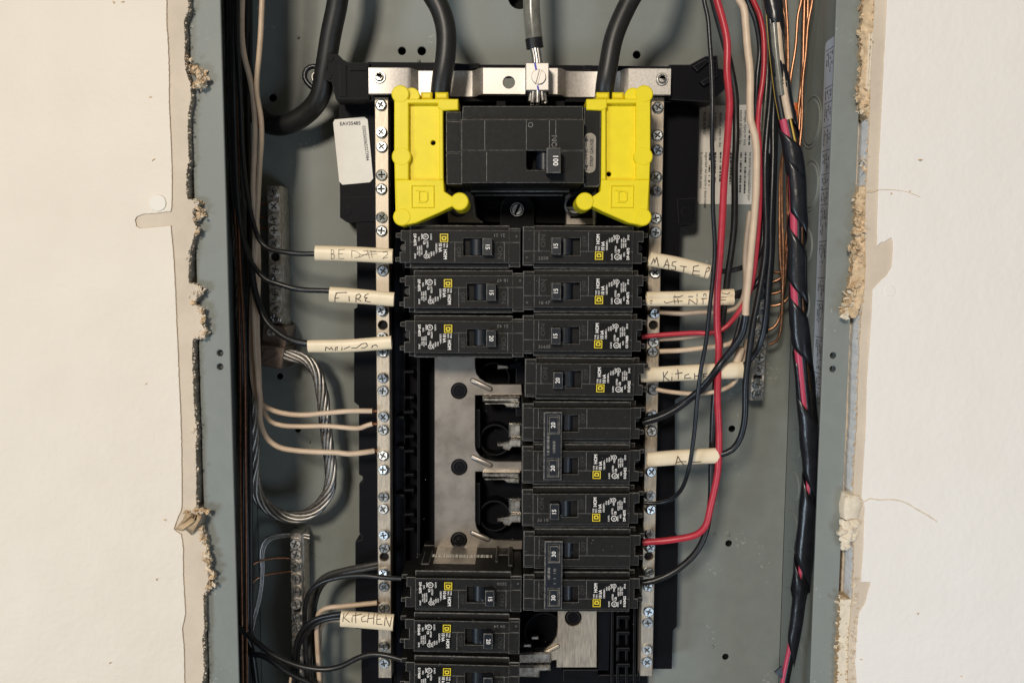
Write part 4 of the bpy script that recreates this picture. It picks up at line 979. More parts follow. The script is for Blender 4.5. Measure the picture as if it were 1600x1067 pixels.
loop = [(436, 552), (455, 556), (478, 562), (494, 580), (503, 609), (506.5, 641), (510, 674), (514, 706), (517, 734), (515, 762), (504, 784), (488, 800), (466, 808), (441.5, 806), (420, 794), (404, 775), (397.5, 750), (396, 710), (394, 655), (391, 614), (384, 560), (378, 500), (374, 420), (370, 330), (366, 200), (362, 60), (360, -40)]
twist(ac, [P(a, b, 62-10*min(1, max(0, (i-16)/8))) for i, (a, b) in enumerate(loop)], 2.75, 7, 1.3, [ALW, ZNW, ALW], 70)
# left bundle
Lw = 'cream wires running down the left side'
wire('neutral_wire', 'leftmost cream wire turning into the lowest screw of the three', [(379, -40, 30), (378, 60, 30), (382, 90, 32), (392, 130, 36), (397.5, 180, 40), (397.5, 236, 42), (395.6, 292, 44), (398, 340, 46), (398, 400, 48), (397, 460, 48), (399, 540, 46), (403, 590, 44), (406, 625, 42), (407, 660, 40), (417, 684, 40), (435, 698, 40), (461, 703.6, 40), (503, 706, 40), (529, 707, 40), (545, 709, 40), (566.6, 707, 41), (584, 704.5, 44)], 1.75, WW, group=Lw)
wire('neutral_wire', 'cream wire beside the left cables bending into the upper of three screws', [(411, -40, 30), (407, 60, 31), (405, 85, 32), (401, 140, 36), (407.8, 185, 40), (408.7, 217, 42), (406, 255, 43), (403, 311, 45), (401, 349, 46), (400, 400, 48), (394, 470, 50), (393, 560, 50), (396, 600, 48), (402, 622, 46), (411.6, 633, 44), (428, 641.5, 42), (452.4, 647, 41), (477, 648, 41), (509.5, 645, 41), (550, 642, 41), (581.5, 642, 42)], 1.65, WW, group=Lw)
wire('neutral_wire', 'cream wire bending into the middle of the three left screws', [(402, 350, 52), (404, 420, 52), (402, 500, 51), (404, 560, 50), (406, 610, 49), (409, 632, 48), (413, 644, 46), (422.5, 658, 44), (441.5, 664.6, 42), (468.7, 666, 42), (512, 665.5, 42), (550, 668.7, 42), (563, 668.5, 43), (572, 665, 44), (582, 662, 44)], 1.55, WW, group=Lw)
for x, y in ((583, 642), (583, 662), (586, 704)):
    pass
for i, (x, y, lab) in enumerate(((581, 642, 'upper'), (581, 662, 'middle'), (583.5, 704, 'lower'))):
    wire('bare_wire_end', 'short bare copper end of the %s cream wire at the left neutral bar' % lab, [(x, y, 43.5), (x+5, y, 46.5), (x+12, y, 50)], 1.05, CU, n=8)
bl = 'black branch wires on the left'
wire('branch_wire', 'black wire curving into the BED sleeve', [(371, -40, 24), (371, 60, 25), (374, 120, 28), (377, 180, 32), (379, 236, 35), (386, 302, 37), (396, 349, 38), (403, 370, 38), (412, 383, 38), (425, 390.5, 37), (438, 393, 36), (463.6, 396.3, 35), (491, 396.8, 34), (520, 397, 34)], 1.5, WB, group=bl)
wire('branch_wire', 'black wire curving into the FIRE sleeve', [(366, -40, 26), (365, 100, 27), (367, 200, 32), (371, 300, 36), (378, 365, 38), (388, 402, 38), (401, 421.7, 38), (416, 436.8, 37), (433.4, 443, 36), (455, 449.7, 36), (476.5, 453, 35), (515, 454.5, 34), (540, 457, 34)], 1.6, WB, group=bl)
wire('branch_wire', 'black wire curving into the MICRO sleeve', [(360, -40, 28), (360, 100, 30), (362, 220, 36), (370, 330, 40), (384, 385, 42), (392.5, 413, 42), (397, 447.6, 42), (405.4, 478, 41), (416, 501.5, 40), (431, 516.6, 38), (450.7, 529.5, 36), (481, 537, 34), (500, 540, 34)], 2.0, WB, group=bl)
random.seed(12)
for k, (xs, r, mt, Y, lab) in enumerate((((355, 356, 358, 372, 378, 385, 388), 1.8, WB, 50, 'black wire hugging the left box wall, outermost of the bundle'), ((363, 366, 369, 374, 384, 380, 378), 1.6, WB, 46, 'black wire behind the cream pair on the left'),
        ((385, 386, 388, 390, 386, 383, 384), 1.8, WB, 56, 'deep black wire behind the left bundle'), ((360, 362, 363, 370, 375, 376, 380), .9, CUD, 42, 'thin brown bare wire in the dark left bundle'), ((358, 367, 372, 374, 382, 384, 386), .9, CUD, 38, 'second thin brown wire crossing the dark left bundle'),
        ((352, 354, 357, 366, 374, 378, 382), 1.9, WB, 60, 'black wire lying in the left rear corner'), ((391, 390, 380, 376, 380, 386, 392), 1.5, WB, 58, 'black wire weaving behind the cream wires'), ((368, 372, 377, 383, 390, 392, 392), 1.4, WG, 52, 'dark grey wire in the middle of the left bundle'))):
    ys = (-40, 120, 250, 380, 560, 760, 1110)
    wire('branch_wire', lab, [(x, y, Y+random.uniform(-3, 3)) for x, y in zip(xs, ys)], r, mt, group='dark wires in the left bundle')
for i, y in enumerate((319, 340, 357.5)):
    wire('ground_wire', ['top', 'second', 'third'][i]+' bare wire stub entering the upper left ground bar', [(388, y+2, 62), (404, y-1, 66), (420, y, 72)], .8, CUD, n=8, group='bare stubs at the upper left ground bar')
# lower left ground wires
for k in range(3):
    wire('ground_wire', ['outer', 'middle', 'inner'][k]+' bare aluminium wire arching into the lower left ground bar', ramp([(452.8, 834+k*2.2), (432, 835+k*2.5), (415.4+k*2.5, 841+k*2), (407+k*3, 858), (408+k*2, 894), (404+k*2, 930.5), (395+k*2, 966.6), (392+k, 990.7), (388, 1040), (386, 1110)], 72, 60), .85, ALW if k else ZND, n=8, group='aluminium wires at the lower left ground bar')
wire('ground_wire', 'upper bare copper wire arching into the lower left ground bar', ramp([(456, 872), (432, 871.4), (408, 875.5), (392, 883), (384.5, 899), (383, 942.5), (384.5, 986), (393, 1019), (394, 1035)], 72, 50), .85, CU, n=8)
wire('ground_wire', 'lower bare copper wire arching into the lower left ground bar', ramp([(454, 892.4), (420, 896.7), (402, 902.8), (392.5, 914), (391.5, 954.6), (394, 990), (397, 1040)], 72, 54), .8, CU, n=8)
# lower left insulated
ll = 'black wires at the lower left breakers'
wire('branch_wire', 'black wire arching up into the dusty lower left breaker', [(484, 1120, 50), (478, 1027, 50), (476, 979, 48), (477, 947, 46), (483, 925.7, 44), (499.8, 911, 42), (528.7, 901.6, 40), (564.8, 898.5, 38), (601, 902, 36), (628, 903.5, 34)], 1.6, WB, group=ll)
wire('neutral_wire', 'upper dark grey wire arching into the left neutral bar', [(488, 1120, 62), (484, 1040, 62), (485, 966.6, 60), (488, 930.5, 58), (495, 912, 56), (509.4, 899, 54), (540.7, 889.5, 52), (572, 883.5, 50), (596, 879, 50)], 1.7, WG, group='grey neutrals at the lower left')
wire('neutral_wire', 'lower dark grey wire arching into the left neutral bar', [(496, 1120, 66), (493, 1040, 66), (490, 966.6, 64), (494, 935, 62), (502, 916, 60), (516, 903, 57), (545, 893, 54), (574, 888, 51), (598, 883, 51)], 1.7, WG, group='grey neutrals at the lower left')
wire('branch_wire', 'black wire entering the lower KITCHEN sleeve, upper of two', [(458, 1120, 56), (459, 1039, 52), (461, 1014, 48), (467, 992, 44), (478, 977, 41), (495, 966, 39), (514, 961, 37), (540, 957, 35)], 1.5, WB, group=ll)
wire('branch_wire', 'black wire entering the lower KITCHEN sleeve, lower of two', [(466, 1120, 60), (465, 1040, 55), (467, 1010, 50), (473, 994, 46), (484, 981, 43), (500, 970.5, 40), (518, 965.5, 38), (540, 964, 36)], 1.5, WB, group=ll)
wire('branch_wire', 'black wire sweeping low across into the bottom left breaker', [(368, 975, 40), (386.5, 990.7, 38), (403.4, 1005, 36), (422.7, 1019.6, 36), (451.6, 1034, 36), (480.5, 1042.5, 36), (509.4, 1045, 36), (533.5, 1040, 36), (557.6, 1028, 36), (577, 1022, 36), (601, 1023, 35), (628, 1030, 34)], 1.75, WB, group=ll)
wire('branch_wire', 'black wire leaving the bottom left corner of the box', [(376, 1014, 44), (393.7, 1022, 42), (408, 1023, 42), (427.5, 1033, 42), (444, 1046, 42), (461, 1056, 42), (490, 1070, 42), (520, 1100, 42)], 1.75, WBG, group=ll)
wire('branch_wire', 'black wire lying against the lower left corner of the box', [(372, 900, 50), (378, 975, 48), (392, 1010, 48), (400, 1060, 48), (404, 1120, 48)], 1.9, WB, group=ll)
wire('neutral_wire', 'cream wire rising behind the lower KITCHEN sleeve into the bar', [(500, 1120, 52), (499, 1060, 52), (496, 1010, 51), (495, 975, 50), (498, 958, 48), (509.4, 949.8, 46), (533.5, 946.9, 44), (564.8, 943.7, 44), (589, 941.3, 45)], 1.6, WW)
wire('neutral_wire', 'second cream wire tucked behind the lower KITCHEN sleeve', [(504, 1120, 58), (501, 1060, 58), (499, 1000, 56), (501, 980, 54), (508, 971, 52), (520, 968, 50), (550, 968, 50)], 1.5, WT)
wire('bare_wire_end', 'short bare copper end at the lower cream wire', [(588, 941.3, 45), (594, 941, 47), (600, 941, 51)], .9, CUD, n=8)
wire('neutral_wire', 'tip of a cream wire rising at the bottom edge', [(452, 1100, 46), (453, 1068, 44), (455, 1056, 43), (456, 1052, 43)], .9, WW)

# right side
wire('branch_wire', 'thin black wire hanging in front, ending at the dusty right breaker', [(1097, -40, 4), (1100, 0, 4), (1106, 28, 4), (1109, 65.6, 4), (1112, 112, 4), (1113, 150, 4), (1113, 187, 4), (1112.6, 221, 5), (1114, 262.5, 6), (1114, 324, 7), (1117, 386, 8), (1115, 424, 8), (1109, 480.6, 8), (1103.7, 531, 9), (1095, 579, 10), (1089.7, 621, 12), (1084, 683, 16), (1075, 737, 20), (1063, 766.6, 26), (1046, 781, 32), (1025, 786, 36), (1006, 785, 38)], 1.25, WBG)
wire('branch_wire', 'thick red wire sweeping down to the lower 30 amp breaker', [(1113, -40, 14), (1120, 0, 14), (1128, 28, 14), (1136, 65.6, 14), (1136, 112, 14), (1140, 159, 15), (1138.8, 185, 16), (1135.7, 231.5, 18), (1131.5, 283, 20), (1128.5, 345, 22), (1125, 398.6, 24), (1121, 450, 26), (1120.6, 508.7, 28), (1123, 537, 28), (1122, 579, 28), (1121, 621, 28), (1123.5, 683, 30), (1121.4, 737, 30), (1111, 787.5, 30), (1102.6, 821, 30), (1094, 831, 31), (1083.8, 836.5, 32), (1041.9, 844, 36), (1004, 847, 38)], 2.1, WR)
wire('branch_wire', 'black wire behind the thick red one, down to the 30 amp breaker', [(1106, -40, 22), (1114, 0, 22), (1129, 56, 23), (1141, 103, 24), (1149, 150, 25), (1150, 187, 26), (1150, 221, 26), (1148, 262.5, 27), (1148, 314, 28), (1147, 355, 29), (1142, 398.6, 30), (1138, 424, 31), (1133, 466.5, 33), (1128, 508.7, 35), (1120, 580, 38), (1115, 640, 40), (1112, 725, 40), (1110, 787.5, 38), (1100.5, 837.8, 37), (1083.8, 867, 37), (1054, 892, 38), (1021, 907, 39), (1004, 910, 40)], 2.0, WB)
rc = 'cream neutral wires on the right'
wire('neutral_wire', 'thick cream wire hanging in front on the right, cut off by black tape', [(1148, -20, 12), (1155, 0, 12), (1162, 12, 12), (1165, 37.5, 12), (1168, 75, 12), (1172, 112, 12), (1172, 159, 12), (1173, 190, 12), (1179, 211, 12), (1182, 235, 12), (1182, 262.5, 12), (1181, 304, 13), (1177, 355, 14), (1173, 398, 15), (1169, 441, 16), (1165.5, 477, 17), (1165, 494, 17)], 2.1, WW, group=rc)
wire('branch_wire', 'black taped wire continuing from the cream one into the upper double breaker', [(1165, 492, 17), (1163, 508, 18), (1158, 524, 19), (1148, 540, 21), (1128.7, 565, 24), (1109, 592, 28), (1094.6, 609, 30), (1080, 621, 32), (1056, 639, 34), (1030, 652, 36), (1004, 660, 38)], 2.2, WBG)
wire('branch_wire', 'black wire twisted beside the taped one into the double breaker', [(1158, 496, 24), (1152, 520, 24), (1143, 545, 24), (1122, 573, 22), (1102, 598, 26), (1084, 617, 30), (1058, 634, 34), (1030, 648, 37), (1004, 655, 39)], 1.5, WBG)
wire('neutral_wire', 'cream wire bending left below the forked sleeve', [(1172, 330, 26), (1166, 376, 28), (1164, 410, 30), (1165, 440, 30), (1160, 468, 32), (1149, 482, 34), (1126, 487.6, 36), (1092.5, 488, 38), (1064, 490, 40), (1030.6, 487.6, 43)], 1.55, WT, group=rc)
wire('neutral_wire', 'thin pale wire ending just under the red wire', [(1100, 523, 40), (1080, 526, 40), (1064, 528, 41), (1030, 530, 43)], 1.5, WT, group=rc)
wire('neutral_wire', 'cream wire crossing between the red wire and the KITCHEN sleeve', [(1164, 500, 34), (1161, 515, 36), (1150, 530, 38), (1137.5, 538, 38), (1106.5, 542.5, 39), (1064, 547.5, 41), (1030.6, 549, 43)], 1.6, WW, group=rc)
wire('neutral_wire', 'cream wire looping below the right KITCHEN sleeve', [(1166, 530, 38), (1161, 560, 38), (1154, 586, 38), (1143, 601.5, 38), (1120.6, 611, 38), (1092.5, 615, 40), (1064, 614, 41), (1036, 610.5, 43), (1026, 608, 44)], 1.4, WW, group=rc)
wire('neutral_wire', 'wide pale wire stub slanting above the KITCHEN sleeve end', [(1158, 542, 32), (1153, 560, 33), (1146, 580, 34)], 2.6, WW, group=rc)
wire('branch_wire', 'thin red wire curving left into the third right breaker', [(1170, -30, 22), (1176.5, 0, 22), (1185, 18.7, 22), (1192, 47, 22), (1194, 84, 22), (1192.4, 122, 22), (1187, 159, 22), (1184, 198.7, 23), (1186, 221, 23), (1187, 262.5, 24), (1187, 314, 24), (1185, 355, 25), (1181, 398.6, 26), (1177.5, 428.7, 27), (1170, 460.4, 28), (1158, 482, 29), (1143, 502, 31), (1128.7, 515, 32), (1104, 520.8, 34), (1092.5, 520, 35), (1050, 522, 37), (1002.5, 526, 39)], 1.5, WR)
rb = 'black wires hanging on the right'
wire('branch_wire', 'black wire running just left of the thin red wire', [(1162, -30, 24), (1170, 5.6, 26), (1179, 28, 26), (1185, 56, 27), (1187, 84, 28), (1184, 112, 28), (1182, 150, 29), (1183, 200, 32), (1188, 280, 34), (1190, 340, 36)], 1.5, WBG, group=rb)
wire('branch_wire', 'black wire left in the hanging pair, ending at the sleeve marked A', [(1206, 60, 30), (1205, 130, 28), (1201, 180, 26), (1198, 211, 25), (1195.5, 252, 24), (1195.5, 304, 24), (1197, 360, 24), (1195, 400, 24), (1191, 430, 24), (1184.8, 465, 24), (1177.5, 502, 24), (1173.8, 526, 24), (1169, 563, 24), (1165, 599, 24), (1164.5, 638, 25), (1163, 658, 26), (1157, 683, 28), (1144.5, 702, 29), (1125.6, 710, 30), (1100, 712, 32)], 1.9, WBG, group=rb)
wire('branch_wire', 'black wire right in the hanging pair, ending at the KITCHEN sleeve', [(1212, 60, 32), (1211, 130, 30), (1208, 190, 28), (1208, 242, 27), (1206, 304, 26), (1204, 360, 26), (1204, 392, 26), (1200, 441, 26), (1197, 489.6, 26), (1191, 526, 28), (1184, 545.7, 30), (1175, 558, 32), (1164, 570, 32), (1150, 576, 32)], 1.8, WBG, group=rb)
wire('branch_wire', 'black wire slipping behind the cream one into the forked sleeve', [(1200, 240, 34), (1199, 330, 36), (1195, 400, 36), (1187, 436, 36), (1175, 450, 36), (1153, 457.5, 34), (1140, 460, 32)], 1.6, WB, group=rb)
wire('branch_wire', 'second black wire into the forked sleeve from behind', [(1206, 240, 38), (1203, 330, 40), (1199, 400, 40), (1192, 425, 40), (1180, 443, 38), (1160, 461, 36), (1140, 464, 32)], 1.5, WB, group=rb)
wire('branch_wire', 'black wire curving into the MASTER sleeve end', [(1192, 240, 40), (1192, 330, 40), (1190, 385, 38), (1182, 404, 36), (1163, 416.5, 34), (1148, 421.4, 33), (1128.7, 424, 32), (1116.5, 422, 31), (1104, 419, 30)], 1.55, WB, group=rb)
wire('branch_wire', 'loose black wire at the far right of the hanging group', [(1216, 40, 40), (1214, 120, 38), (1212, 200, 36), (1209, 300, 36), (1206, 400, 36), (1200, 470, 40), (1196, 520, 46)], 1.8, WB, group=rb)
wire('neutral_wire', 'grey translucent wire behind the thin red one', [(1190, -30, 40), (1198, 40, 40), (1199, 110, 38), (1195, 170, 38), (1192, 230, 40), (1190, 320, 44)], 1.6, GCLR)
# copper at the rear right
cg = 'bare copper ground wires on the right'
cu = [([(1254, -30), (1252.4, 0), (1247, 24), (1243, 75), (1235.5, 122), (1232.7, 159), (1231, 230), (1230, 330), (1231, 400), (1230, 420), (1226, 425), (1206.7, 425.6)], 'copper wire hooking left at the top of the right ground bar'),
      ([(1257, -30), (1257, 0), (1255.6, 56), (1254, 112), (1248.7, 159), (1245, 198.7), (1236, 300), (1228, 380), (1226, 404), (1223.8, 428.7), (1216.5, 437), (1205.5, 441)], 'copper wire hooking second from the top of the bar'),
      ([(1270, -30), (1269.5, 0), (1262.7, 37.5), (1259, 84), (1254, 131), (1252.4, 198.7), (1240, 300), (1230, 390), (1226, 433.6), (1223.8, 450.7), (1216.5, 456.8), (1204, 459)], 'copper wire hooking third from the top of the bar'),
      ([(1262, -30), (1262, 20), (1257, 100), (1250, 180), (1244, 300), (1238, 420), (1233, 462), (1224, 472.6), (1214, 477), (1203, 478)], 'copper wire hooking fourth from the top of the bar'),
      ([(1222, -30), (1221, 0), (1228, 37.5), (1229, 84), (1233, 131), (1228, 210), (1220, 262.5), (1218, 324), (1219, 398.6), (1222, 440), (1222, 477.5), (1218, 497), (1209, 511.6), (1198, 516.5)], 'copper wire hooking fifth, passing behind the black pair'),
      ([(1226, -30), (1231, 60), (1230, 150), (1222, 262), (1222, 330), (1224, 400), (1222, 480), (1219.5, 516.5), (1214, 532), (1201.8, 538.4)], 'copper wire with the lowest hook on the bar')]
for i, (p, lab) in enumerate(cu):
    wire('ground_wire', lab, ramp(p, 58-i % 3*4, 68), 1.0, CU, n=8, group=cg)
m = M(); a = P(1241, 172, 56); m.tube([P(1241, 162, 56), P(1241, 184, 56)], 2.2, 10); tag(m.build('orange_wire_tip', [ORG], None, 60), 'small orange tip behind the copper wires on the right', 'wire')

# twisted, taped harness
hz = thing('taped_wire_harness', 'wires spirally wrapped in black tape down the right side, red showing', 'wire harness', tuple(P(1246, 400, 12)))
hp = [(1207, -40, 14), (1208, 0, 14), (1210, 37.5, 14), (1213, 75, 14), (1216, 103, 14), (1222, 150, 14), (1229, 187, 14), (1236, 220, 14), (1241, 252, 14), (1245, 304, 14), (1246, 355, 14), (1246, 398, 14), (1246, 441, 14), (1249, 502, 14), (1254, 563, 15), (1259, 611, 16), (1265, 683, 17), (1267, 745, 18), (1259, 829, 19), (1252, 913, 20), (1244, 976, 21), (1234, 1026, 22), (1226, 1067, 22), (1222, 1120, 22)]
hc = [P(*p) for p in hp]
def offs(dx, dy, y0, y1): return [P(p[0]+dx*(1 if p[1] < 640 else .6), p[1], p[2]+dy) for p in hp if y0 <= p[1] <= y1]
def strand(dx, dy, r, mt, y0=-50, y1=1130, name='strand'):
    m = M(); k = 1 if y0 > 600 else 0
    m.tube(offs(dx, dy, y0, y1), lambda t: r*(1-.33*max(0, min(1, ((y0+(y1-y0)*t)-560)/120))), 9); return m.build(name, [mt], hz, 60)
strand(-6.0, -1.2, 1.9, WBG, -50, 190); strand(-8.5, -.6, 1.25, YW, -50, 200); strand(4, -2.2, 2.3, WW, 30, 190); strand(-1, -2.6, 2.2, GCLR, 30, 160); strand(6, .6, 2.2, WB)
strand(-4.8, -1.0, 2.5, PINK, 187, 1130); strand(1, -1.7, 2.0, WBG, 187, 1130); strand(5.5, -1.2, 1.5, CU, 187, 680); strand(4.0, -2.4, 1.2, YW, 187, 320); strand(1, 1.8, 2.4, WB)
# tape ribbon
c = spline(hc, 1.0); N = len(c); T = [(c[min(i+1, N-1)]-c[max(i-1, 0)]).normalized() for i in range(N)]
cum = [0]
for i in range(1, N): cum.append(cum[-1]+(c[i]-c[i-1]).length)
nn = T[0].cross(Vector((0, 1, 0))).normalized(); fr = []
for i in range(N): nn = (nn-T[i]*nn.dot(T[i])).normalized(); fr.append((nn.copy(), T[i].cross(nn)))
def at_s(s):
    s = max(0, min(cum[-1]-.01, s)); lo, hi = 0, N-1
    while hi-lo > 1:
        mid = (lo+hi)//2
        if cum[mid] <= s: lo = mid
        else: hi = mid
    f = (s-cum[lo])/(cum[hi]-cum[lo]); return c[lo].lerp(c[hi], f), fr[lo][0], fr[lo][1]
def tape(s0, s1, pitch, width, R0, name='tape_wrap', ph=0.0):
    m = M(); K = 9; turns = (s1-s0)/pitch; steps = int(turns*26); vs = []; fs = []
    for i in range(steps+1):
        t = i/26; a = -2*math.pi*t+ph
        for k in range(K):
            w = (k/(K-1)-.5)*width; s = s0+t*pitch+w
            p_, n1, b1 = at_s(s); sc = .72 if s > 360 else 1.0
            rr = (R0+.55*noise.noise(Vector((s*.09, a*.5, 3)))+.35*noise.noise(Vector((s*.3, a*1.2, 8)))+.2*math.sin(k/(K-1)*math.pi))*sc*(.9 if abs(s-300) < 30 else 1)
            vs.append(p_+n1*(rr*math.cos(a))+b1*(rr*.82*math.sin(a)))
    for i in range(steps):
        for k in range(K-1): fs.append((i*K+k, i*K+k+1, (i+1)*K+k+1, (i+1)*K+k))
    m.add(vs, fs); o = m.build(name, [TAPE], hz, 50)
    md = o.modifiers.new('s', 'SOLIDIFY'); md.thickness = .0003; md.offset = 1
tape(-14, 28, 40, 22, 4.7, ph=.4); tape(48, 66, 40, 13, 4.9, ph=2.6); tape(70, 120, 38, 26, 5.1, ph=1.2); tape(117, 172, 41, 31, 5.15, ph=2.6); tape(169, 235, 37, 29, 5.1, ph=1.0); tape(232, 385, 52, 47, 5.3, ph=.3)
m = M(); m.prism([PL([(1210, 1050), (1222, 1040), (1224, 1062)], 20)], 20, 21, .1); m.build('tape_tail', [TAPE], hz)

# ------------------------------------------------------------------ hand lettered sleeves
def sleeve(label, pts, h0, h1, Y, group='cream marker sleeves', dep=.62, strokes=(), tr=None, ink=PEN, sr=.24, crease=.0, name='marker_sleeve', Yl=None):
    n = len(pts); c = [P(p[0], p[1], Y if Yl is None else Yl[i]) for i, p in enumerate(pts)]
    cc = spline(c, 4.0); N = len(cc); t = thing(name, label, 'wire sleeve', tuple(cc[N//2]), group)
    ang = math.atan2(cc[-1].z-cc[0].z, cc[-1].x-cc[0].x)
    m = M(); K = 22; vs = []; fs = []
    def ring(q, h, k_in=1.0):
        o = []
        for k in range(K):
            a = 2*math.pi*k/K; ca, sa = math.cos(a), math.sin(a)
            v = h/2*math.copysign(abs(sa)**.85, sa)*k_in; d = h/2*dep*ca*k_in
            d *= (1-crease*math.exp(-(v/(h*.07))**2))
            o.append(q+Vector((-math.sin(ang)*v, -d, math.cos(ang)*v)))
        return o
    hs = [h0+(h1-h0)*i/(N-1)+.25*noise.noise(Vector((i*.5, Y, pts[0][0]))) for i in range(N)]
    for i in range(N): vs += ring(cc[i], hs[i])
    for i in range(N): vs += ring(cc[i], hs[i]-1.5, .98)
    for i in range(N-1):
        for k in range(K):
            k2 = (k+1) % K; fs.append((i*K+k, (i+1)*K+k, (i+1)*K+k2, i*K+k2)[::-1]); b = N*K; fs.append((b+i*K+k, b+i*K+k2, b+(i+1)*K+k2, b+(i+1)*K+k)[::-1])
    for i in (0, N-1):
        for k in range(K):
            k2 = (k+1) % K; b = N*K; f = (i*K+k, i*K+k2, b+i*K+k2, b+i*K+k); fs.append(f if i else f[::-1])
    m.add(vs, fs); m.build('sleeve', [SLV], t, 50)
    if strokes:
        m = M()
        for st_ in strokes:
            q = []
            pts2 = tr(*st_)
            fine = []
            for i in range(len(pts2)-1):
                a, b = pts2[i], pts2[i+1]
                for k in range(4): fine.append((a[0]+(b[0]-a[0])*k/4, a[1]+(b[1]-a[1])*k/4))
            fine.append(pts2[-1])
            for (px, py) in fine:
                w = P(px, py, cc[N//2].y); i = min(range(N), key=lambda j: abs(cc[j].x-w.x)); ax = cc[i]
                w = P(px, py, ax.y-hs[i]/2*dep*.8)
                f = (w.x-ax.x); zc = ax.z+f*math.tan(ang); v = (w.z-zc)*math.cos(ang)
                u = min(.985, abs(v)/(hs[i]/2)); d = hs[i]/2*dep*math.sqrt(max(0, 1-u**(2/.85)))*(1-crease*math.exp(-(v/(hs[i]*.07))**2))
                vv = math.copysign(u*hs[i]/2, v)
                q.append(Vector((w.x, ax.y-d-.03, zc+vv/max(.5, math.cos(ang)))))
            if len(q) > 1: m.tube(q, sr, 5, raw=True)
        m.build('handwriting', [ink], t, 60)
    return t
z1 = Z(490, 375, 5.93)
sleeve('cream sleeve hand lettered BED #2 beside the topmost left breaker', [(493, 395.5), (550, 397), (614, 400.5)], 9.2, 9.0, 33, strokes=[
    [(165, 90), (165, 180)], [(165, 90), (190, 100), (190, 125), (168, 130), (195, 140), (190, 170), (165, 178)],
    [(235, 90), (235, 175)], [(235, 92), (290, 88)], [(235, 130), (275, 128)], [(235, 172), (285, 172)],
    [(355, 95), (355, 170)], [(352, 98), (400, 108), (435, 135), (420, 160), (380, 165), (430, 160), (520, 115), (690, 105)],
    [(495, 95), (520, 170)], [(530, 95), (545, 165)], [(460, 105), (580, 105)], [(440, 140), (590, 130)],
    [(640, 115), (680, 110), (690, 130), (640, 175), (690, 160)]], tr=z1, sr=.17)
sleeve('cream sleeve hand lettered FIRE', [(515.5, 460), (560, 463), (616, 468)], 9.4, 8.6, 33, strokes=[
    [(215, 490), (200, 530), (195, 575)], [(205, 492), (260, 488), (310, 487)], [(205, 540), (235, 538)],
    [(330, 520), (330, 568)], [(395, 515), (392, 575)], [(395, 512), (425, 500), (440, 520), (425, 540), (400, 545)], [(400, 545), (440, 565)],
    [(510, 500), (480, 510), (472, 535), (500, 535), (485, 545), (478, 565), (525, 575)]], tr=z1, sr=.3)
sleeve('cream sleeve hand lettered MICRO above the bare bus bar', [(481.5, 541), (545, 540), (612, 535)], 7.6, 8.2, 33, strokes=[
    [(110, 1025), (115, 990), (135, 1000), (150, 1015), (165, 990), (180, 1020)], [(200, 1025), (205, 995), (225, 990), (215, 1020)], [(265, 990), (262, 1022)], [(280, 1010), (340, 985)],
    [(350, 1000), (400, 1000), (450, 960), (490, 955), (500, 980), (470, 1000), (440, 1000)], [(540, 1000), (545, 980), (580, 970), (595, 990)]], tr=z1, ink=PENB, sr=.27)
z2 = Z(1000, 385, 4.85)
sleeve('cream sleeve hand lettered MASTER, torn at its right end', [(1014, 405), (1060, 413), (1108, 425)], 8.8, 8.4, 31, strokes=[
    [(85, 135), (105, 90), (110, 130), (125, 80), (140, 150)], [(180, 160), (205, 95), (222, 180)], [(185, 140), (225, 145)],
    [(275, 115), (245, 120), (240, 145), (270, 155), (268, 180), (235, 175)], [(300, 150), (350, 155)], [(332, 150), (330, 200)],
    [(405, 150), (400, 215)], [(400, 155), (445, 145)], [(400, 185), (450, 190)], [(400, 212), (455, 220)],
    [(500, 175), (490, 235)], [(500, 170), (530, 160), (520, 185), (500, 195)]], tr=z2, sr=.3)
t = sleeve('forked cream sleeve hand lettered in two rows, below the MASTER sleeve', [(1010, 467), (1080, 466.5), (1146, 464)], 8.6, 9.8, 31, crease=.35, strokes=[
    [(75, 415), (95, 412)], [(75, 432), (92, 430)], [(180, 415), (195, 430), (240, 420)], [(250, 385), (300, 382), (325, 370)], [(262, 370), (262, 385)], [(240, 418), (320, 415)], [(258, 400), (265, 435)], [(285, 398), (290, 432)],
    [(370, 440), (370, 400), (430, 440), (432, 395)], [(365, 380), (400, 380)], [(432, 360), (430, 380)], [(475, 395), (478, 440)], [(465, 398), (510, 395)], [(480, 375), (485, 360), (500, 362), (498, 378)],
    [(600, 385), (605, 430)], [(600, 388), (660, 385)], [(600, 408), (650, 406)], [(570, 362), (610, 360)], [(620, 355), (660, 362), (680, 350)]], tr=z2, sr=.26)
sleeve('cream sleeve hand lettered KITCHEN, upper right one crossed by a black wire', [(1000, 586), (1080, 582), (1160, 578)], 9.0, 10.2, 31, strokes=[
    [(175, 950), (180, 1025)], [(210, 945), (182, 985), (225, 1020)], [(240, 985), (242, 1018)], [(240, 962), (243, 966)], [(285, 930), (290, 1005)], [(265, 965), (320, 955)],
    [(370, 965), (340, 975), (338, 1000), (385, 995)], [(410, 960), (415, 1005)], [(450, 955), (452, 1000)], [(412, 982), (452, 978)], [(475, 965), (478, 1000)], [(475, 968), (505, 962)], [(478, 985), (500, 982)], [(530, 960), (545, 985)]], tr=z2, ink=PENB, sr=.3)
z3 = Z(1010, 690, 13.33)
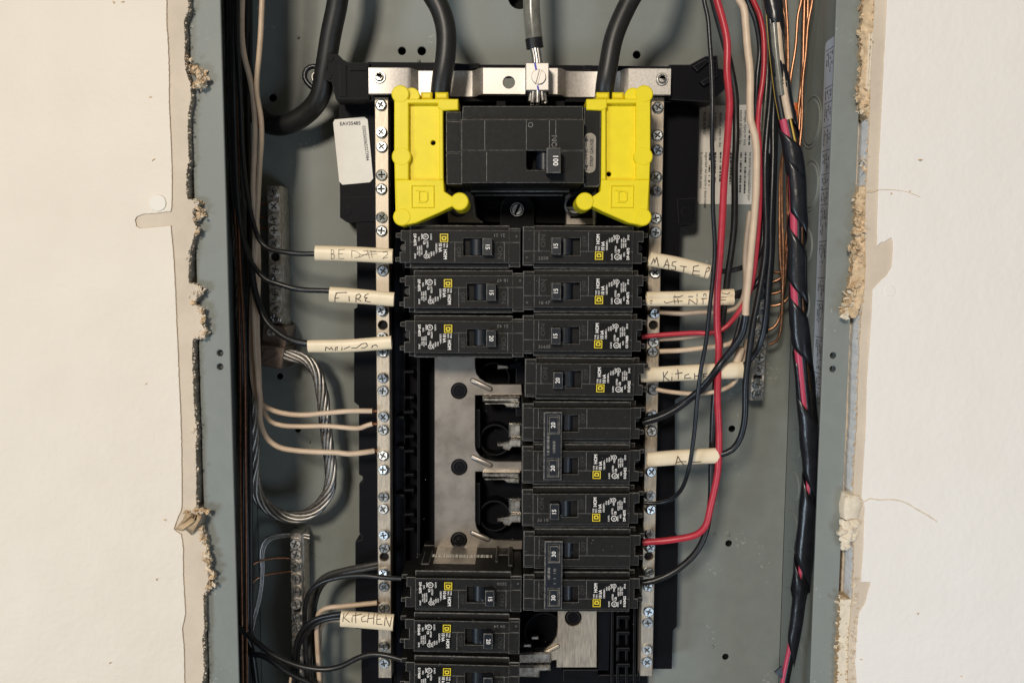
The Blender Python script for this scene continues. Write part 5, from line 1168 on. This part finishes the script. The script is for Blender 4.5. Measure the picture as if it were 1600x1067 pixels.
sleeve('cream sleeve hand lettered with a capital A beside the double 20 amp breaker', [(1011, 718), (1065, 714), (1122, 711.5)], 9.2, 9.6, 31, strokes=[
    [(605, 490), (650, 290), (700, 390), (790, 490)], [(625, 430), (720, 405), (830, 410)], [(940, 420), (1040, 420), (1130, 410)]], tr=z3, sr=.3)
z4 = Z(360, 810, 4.15)
sleeve('cream sleeve hand lettered KITCHEN at the lower left breakers', [(533, 966), (572, 968.5), (615, 972)], 10.2, 10.6, 33, strokes=[
    [(735, 615), (730, 665)], [(765, 610), (738, 640), (775, 668)], [(790, 635), (790, 668)], [(810, 610), (815, 672)], [(790, 630), (850, 622)], [(875, 630), (850, 640), (855, 665), (885, 660)],
    [(895, 618), (890, 670)], [(930, 615), (930, 680)], [(892, 645), (930, 642)], [(950, 625), (950, 680)], [(950, 625), (980, 622)], [(950, 650), (975, 648)], [(950, 680), (985, 682)], [(1000, 690), (1005, 630), (1035, 700), (1045, 640)]], tr=z4, sr=.27)

# small cable clamp beside the upper left arm
cl = thing('black_cable_loop', 'small black loop of cable behind the upper left latch arm', 'cable loop', tuple(P(488, 122, 62)))
m = M(); m.tube([P(x, y, 60) for x, y in ((502, 148), (484, 134), (476, 122), (479, 109), (490, 104), (500, 108), (506, 118))], 1.6, 10); m.build('loop', [WBG], cl, 60)
m = M(); m.tube([P(x, y, 62) for x, y in ((500, 140), (490, 128), (488, 118), (494, 112))], 1.0, 8); m.build('strand', [ALW], cl, 60)

# dust
random.seed(99); m = M()
for i in range(260):
    if random.random() < .55: q = P(random.gauss(660, 30), random.gauss(880, 14), random.uniform(22, 60)); q.z = P(660, 902, 19).z+.2; q.x = random.uniform(P(640, 902, 19).x, P(700, 902, 19).x); q.y = random.uniform(20, 58)
    else: q = P(random.uniform(640, 990), random.uniform(360, 1060), 14.6)
    m.blob(q, random.uniform(.06, .17), 0, 1)
tag(m.build('plaster_dust', [DUST], None, 0), 'fine plaster dust specks scattered over the breakers', None, None, 'stuff')
for o in bpy.data.objects:
    if '_w' in o: del o['_w']
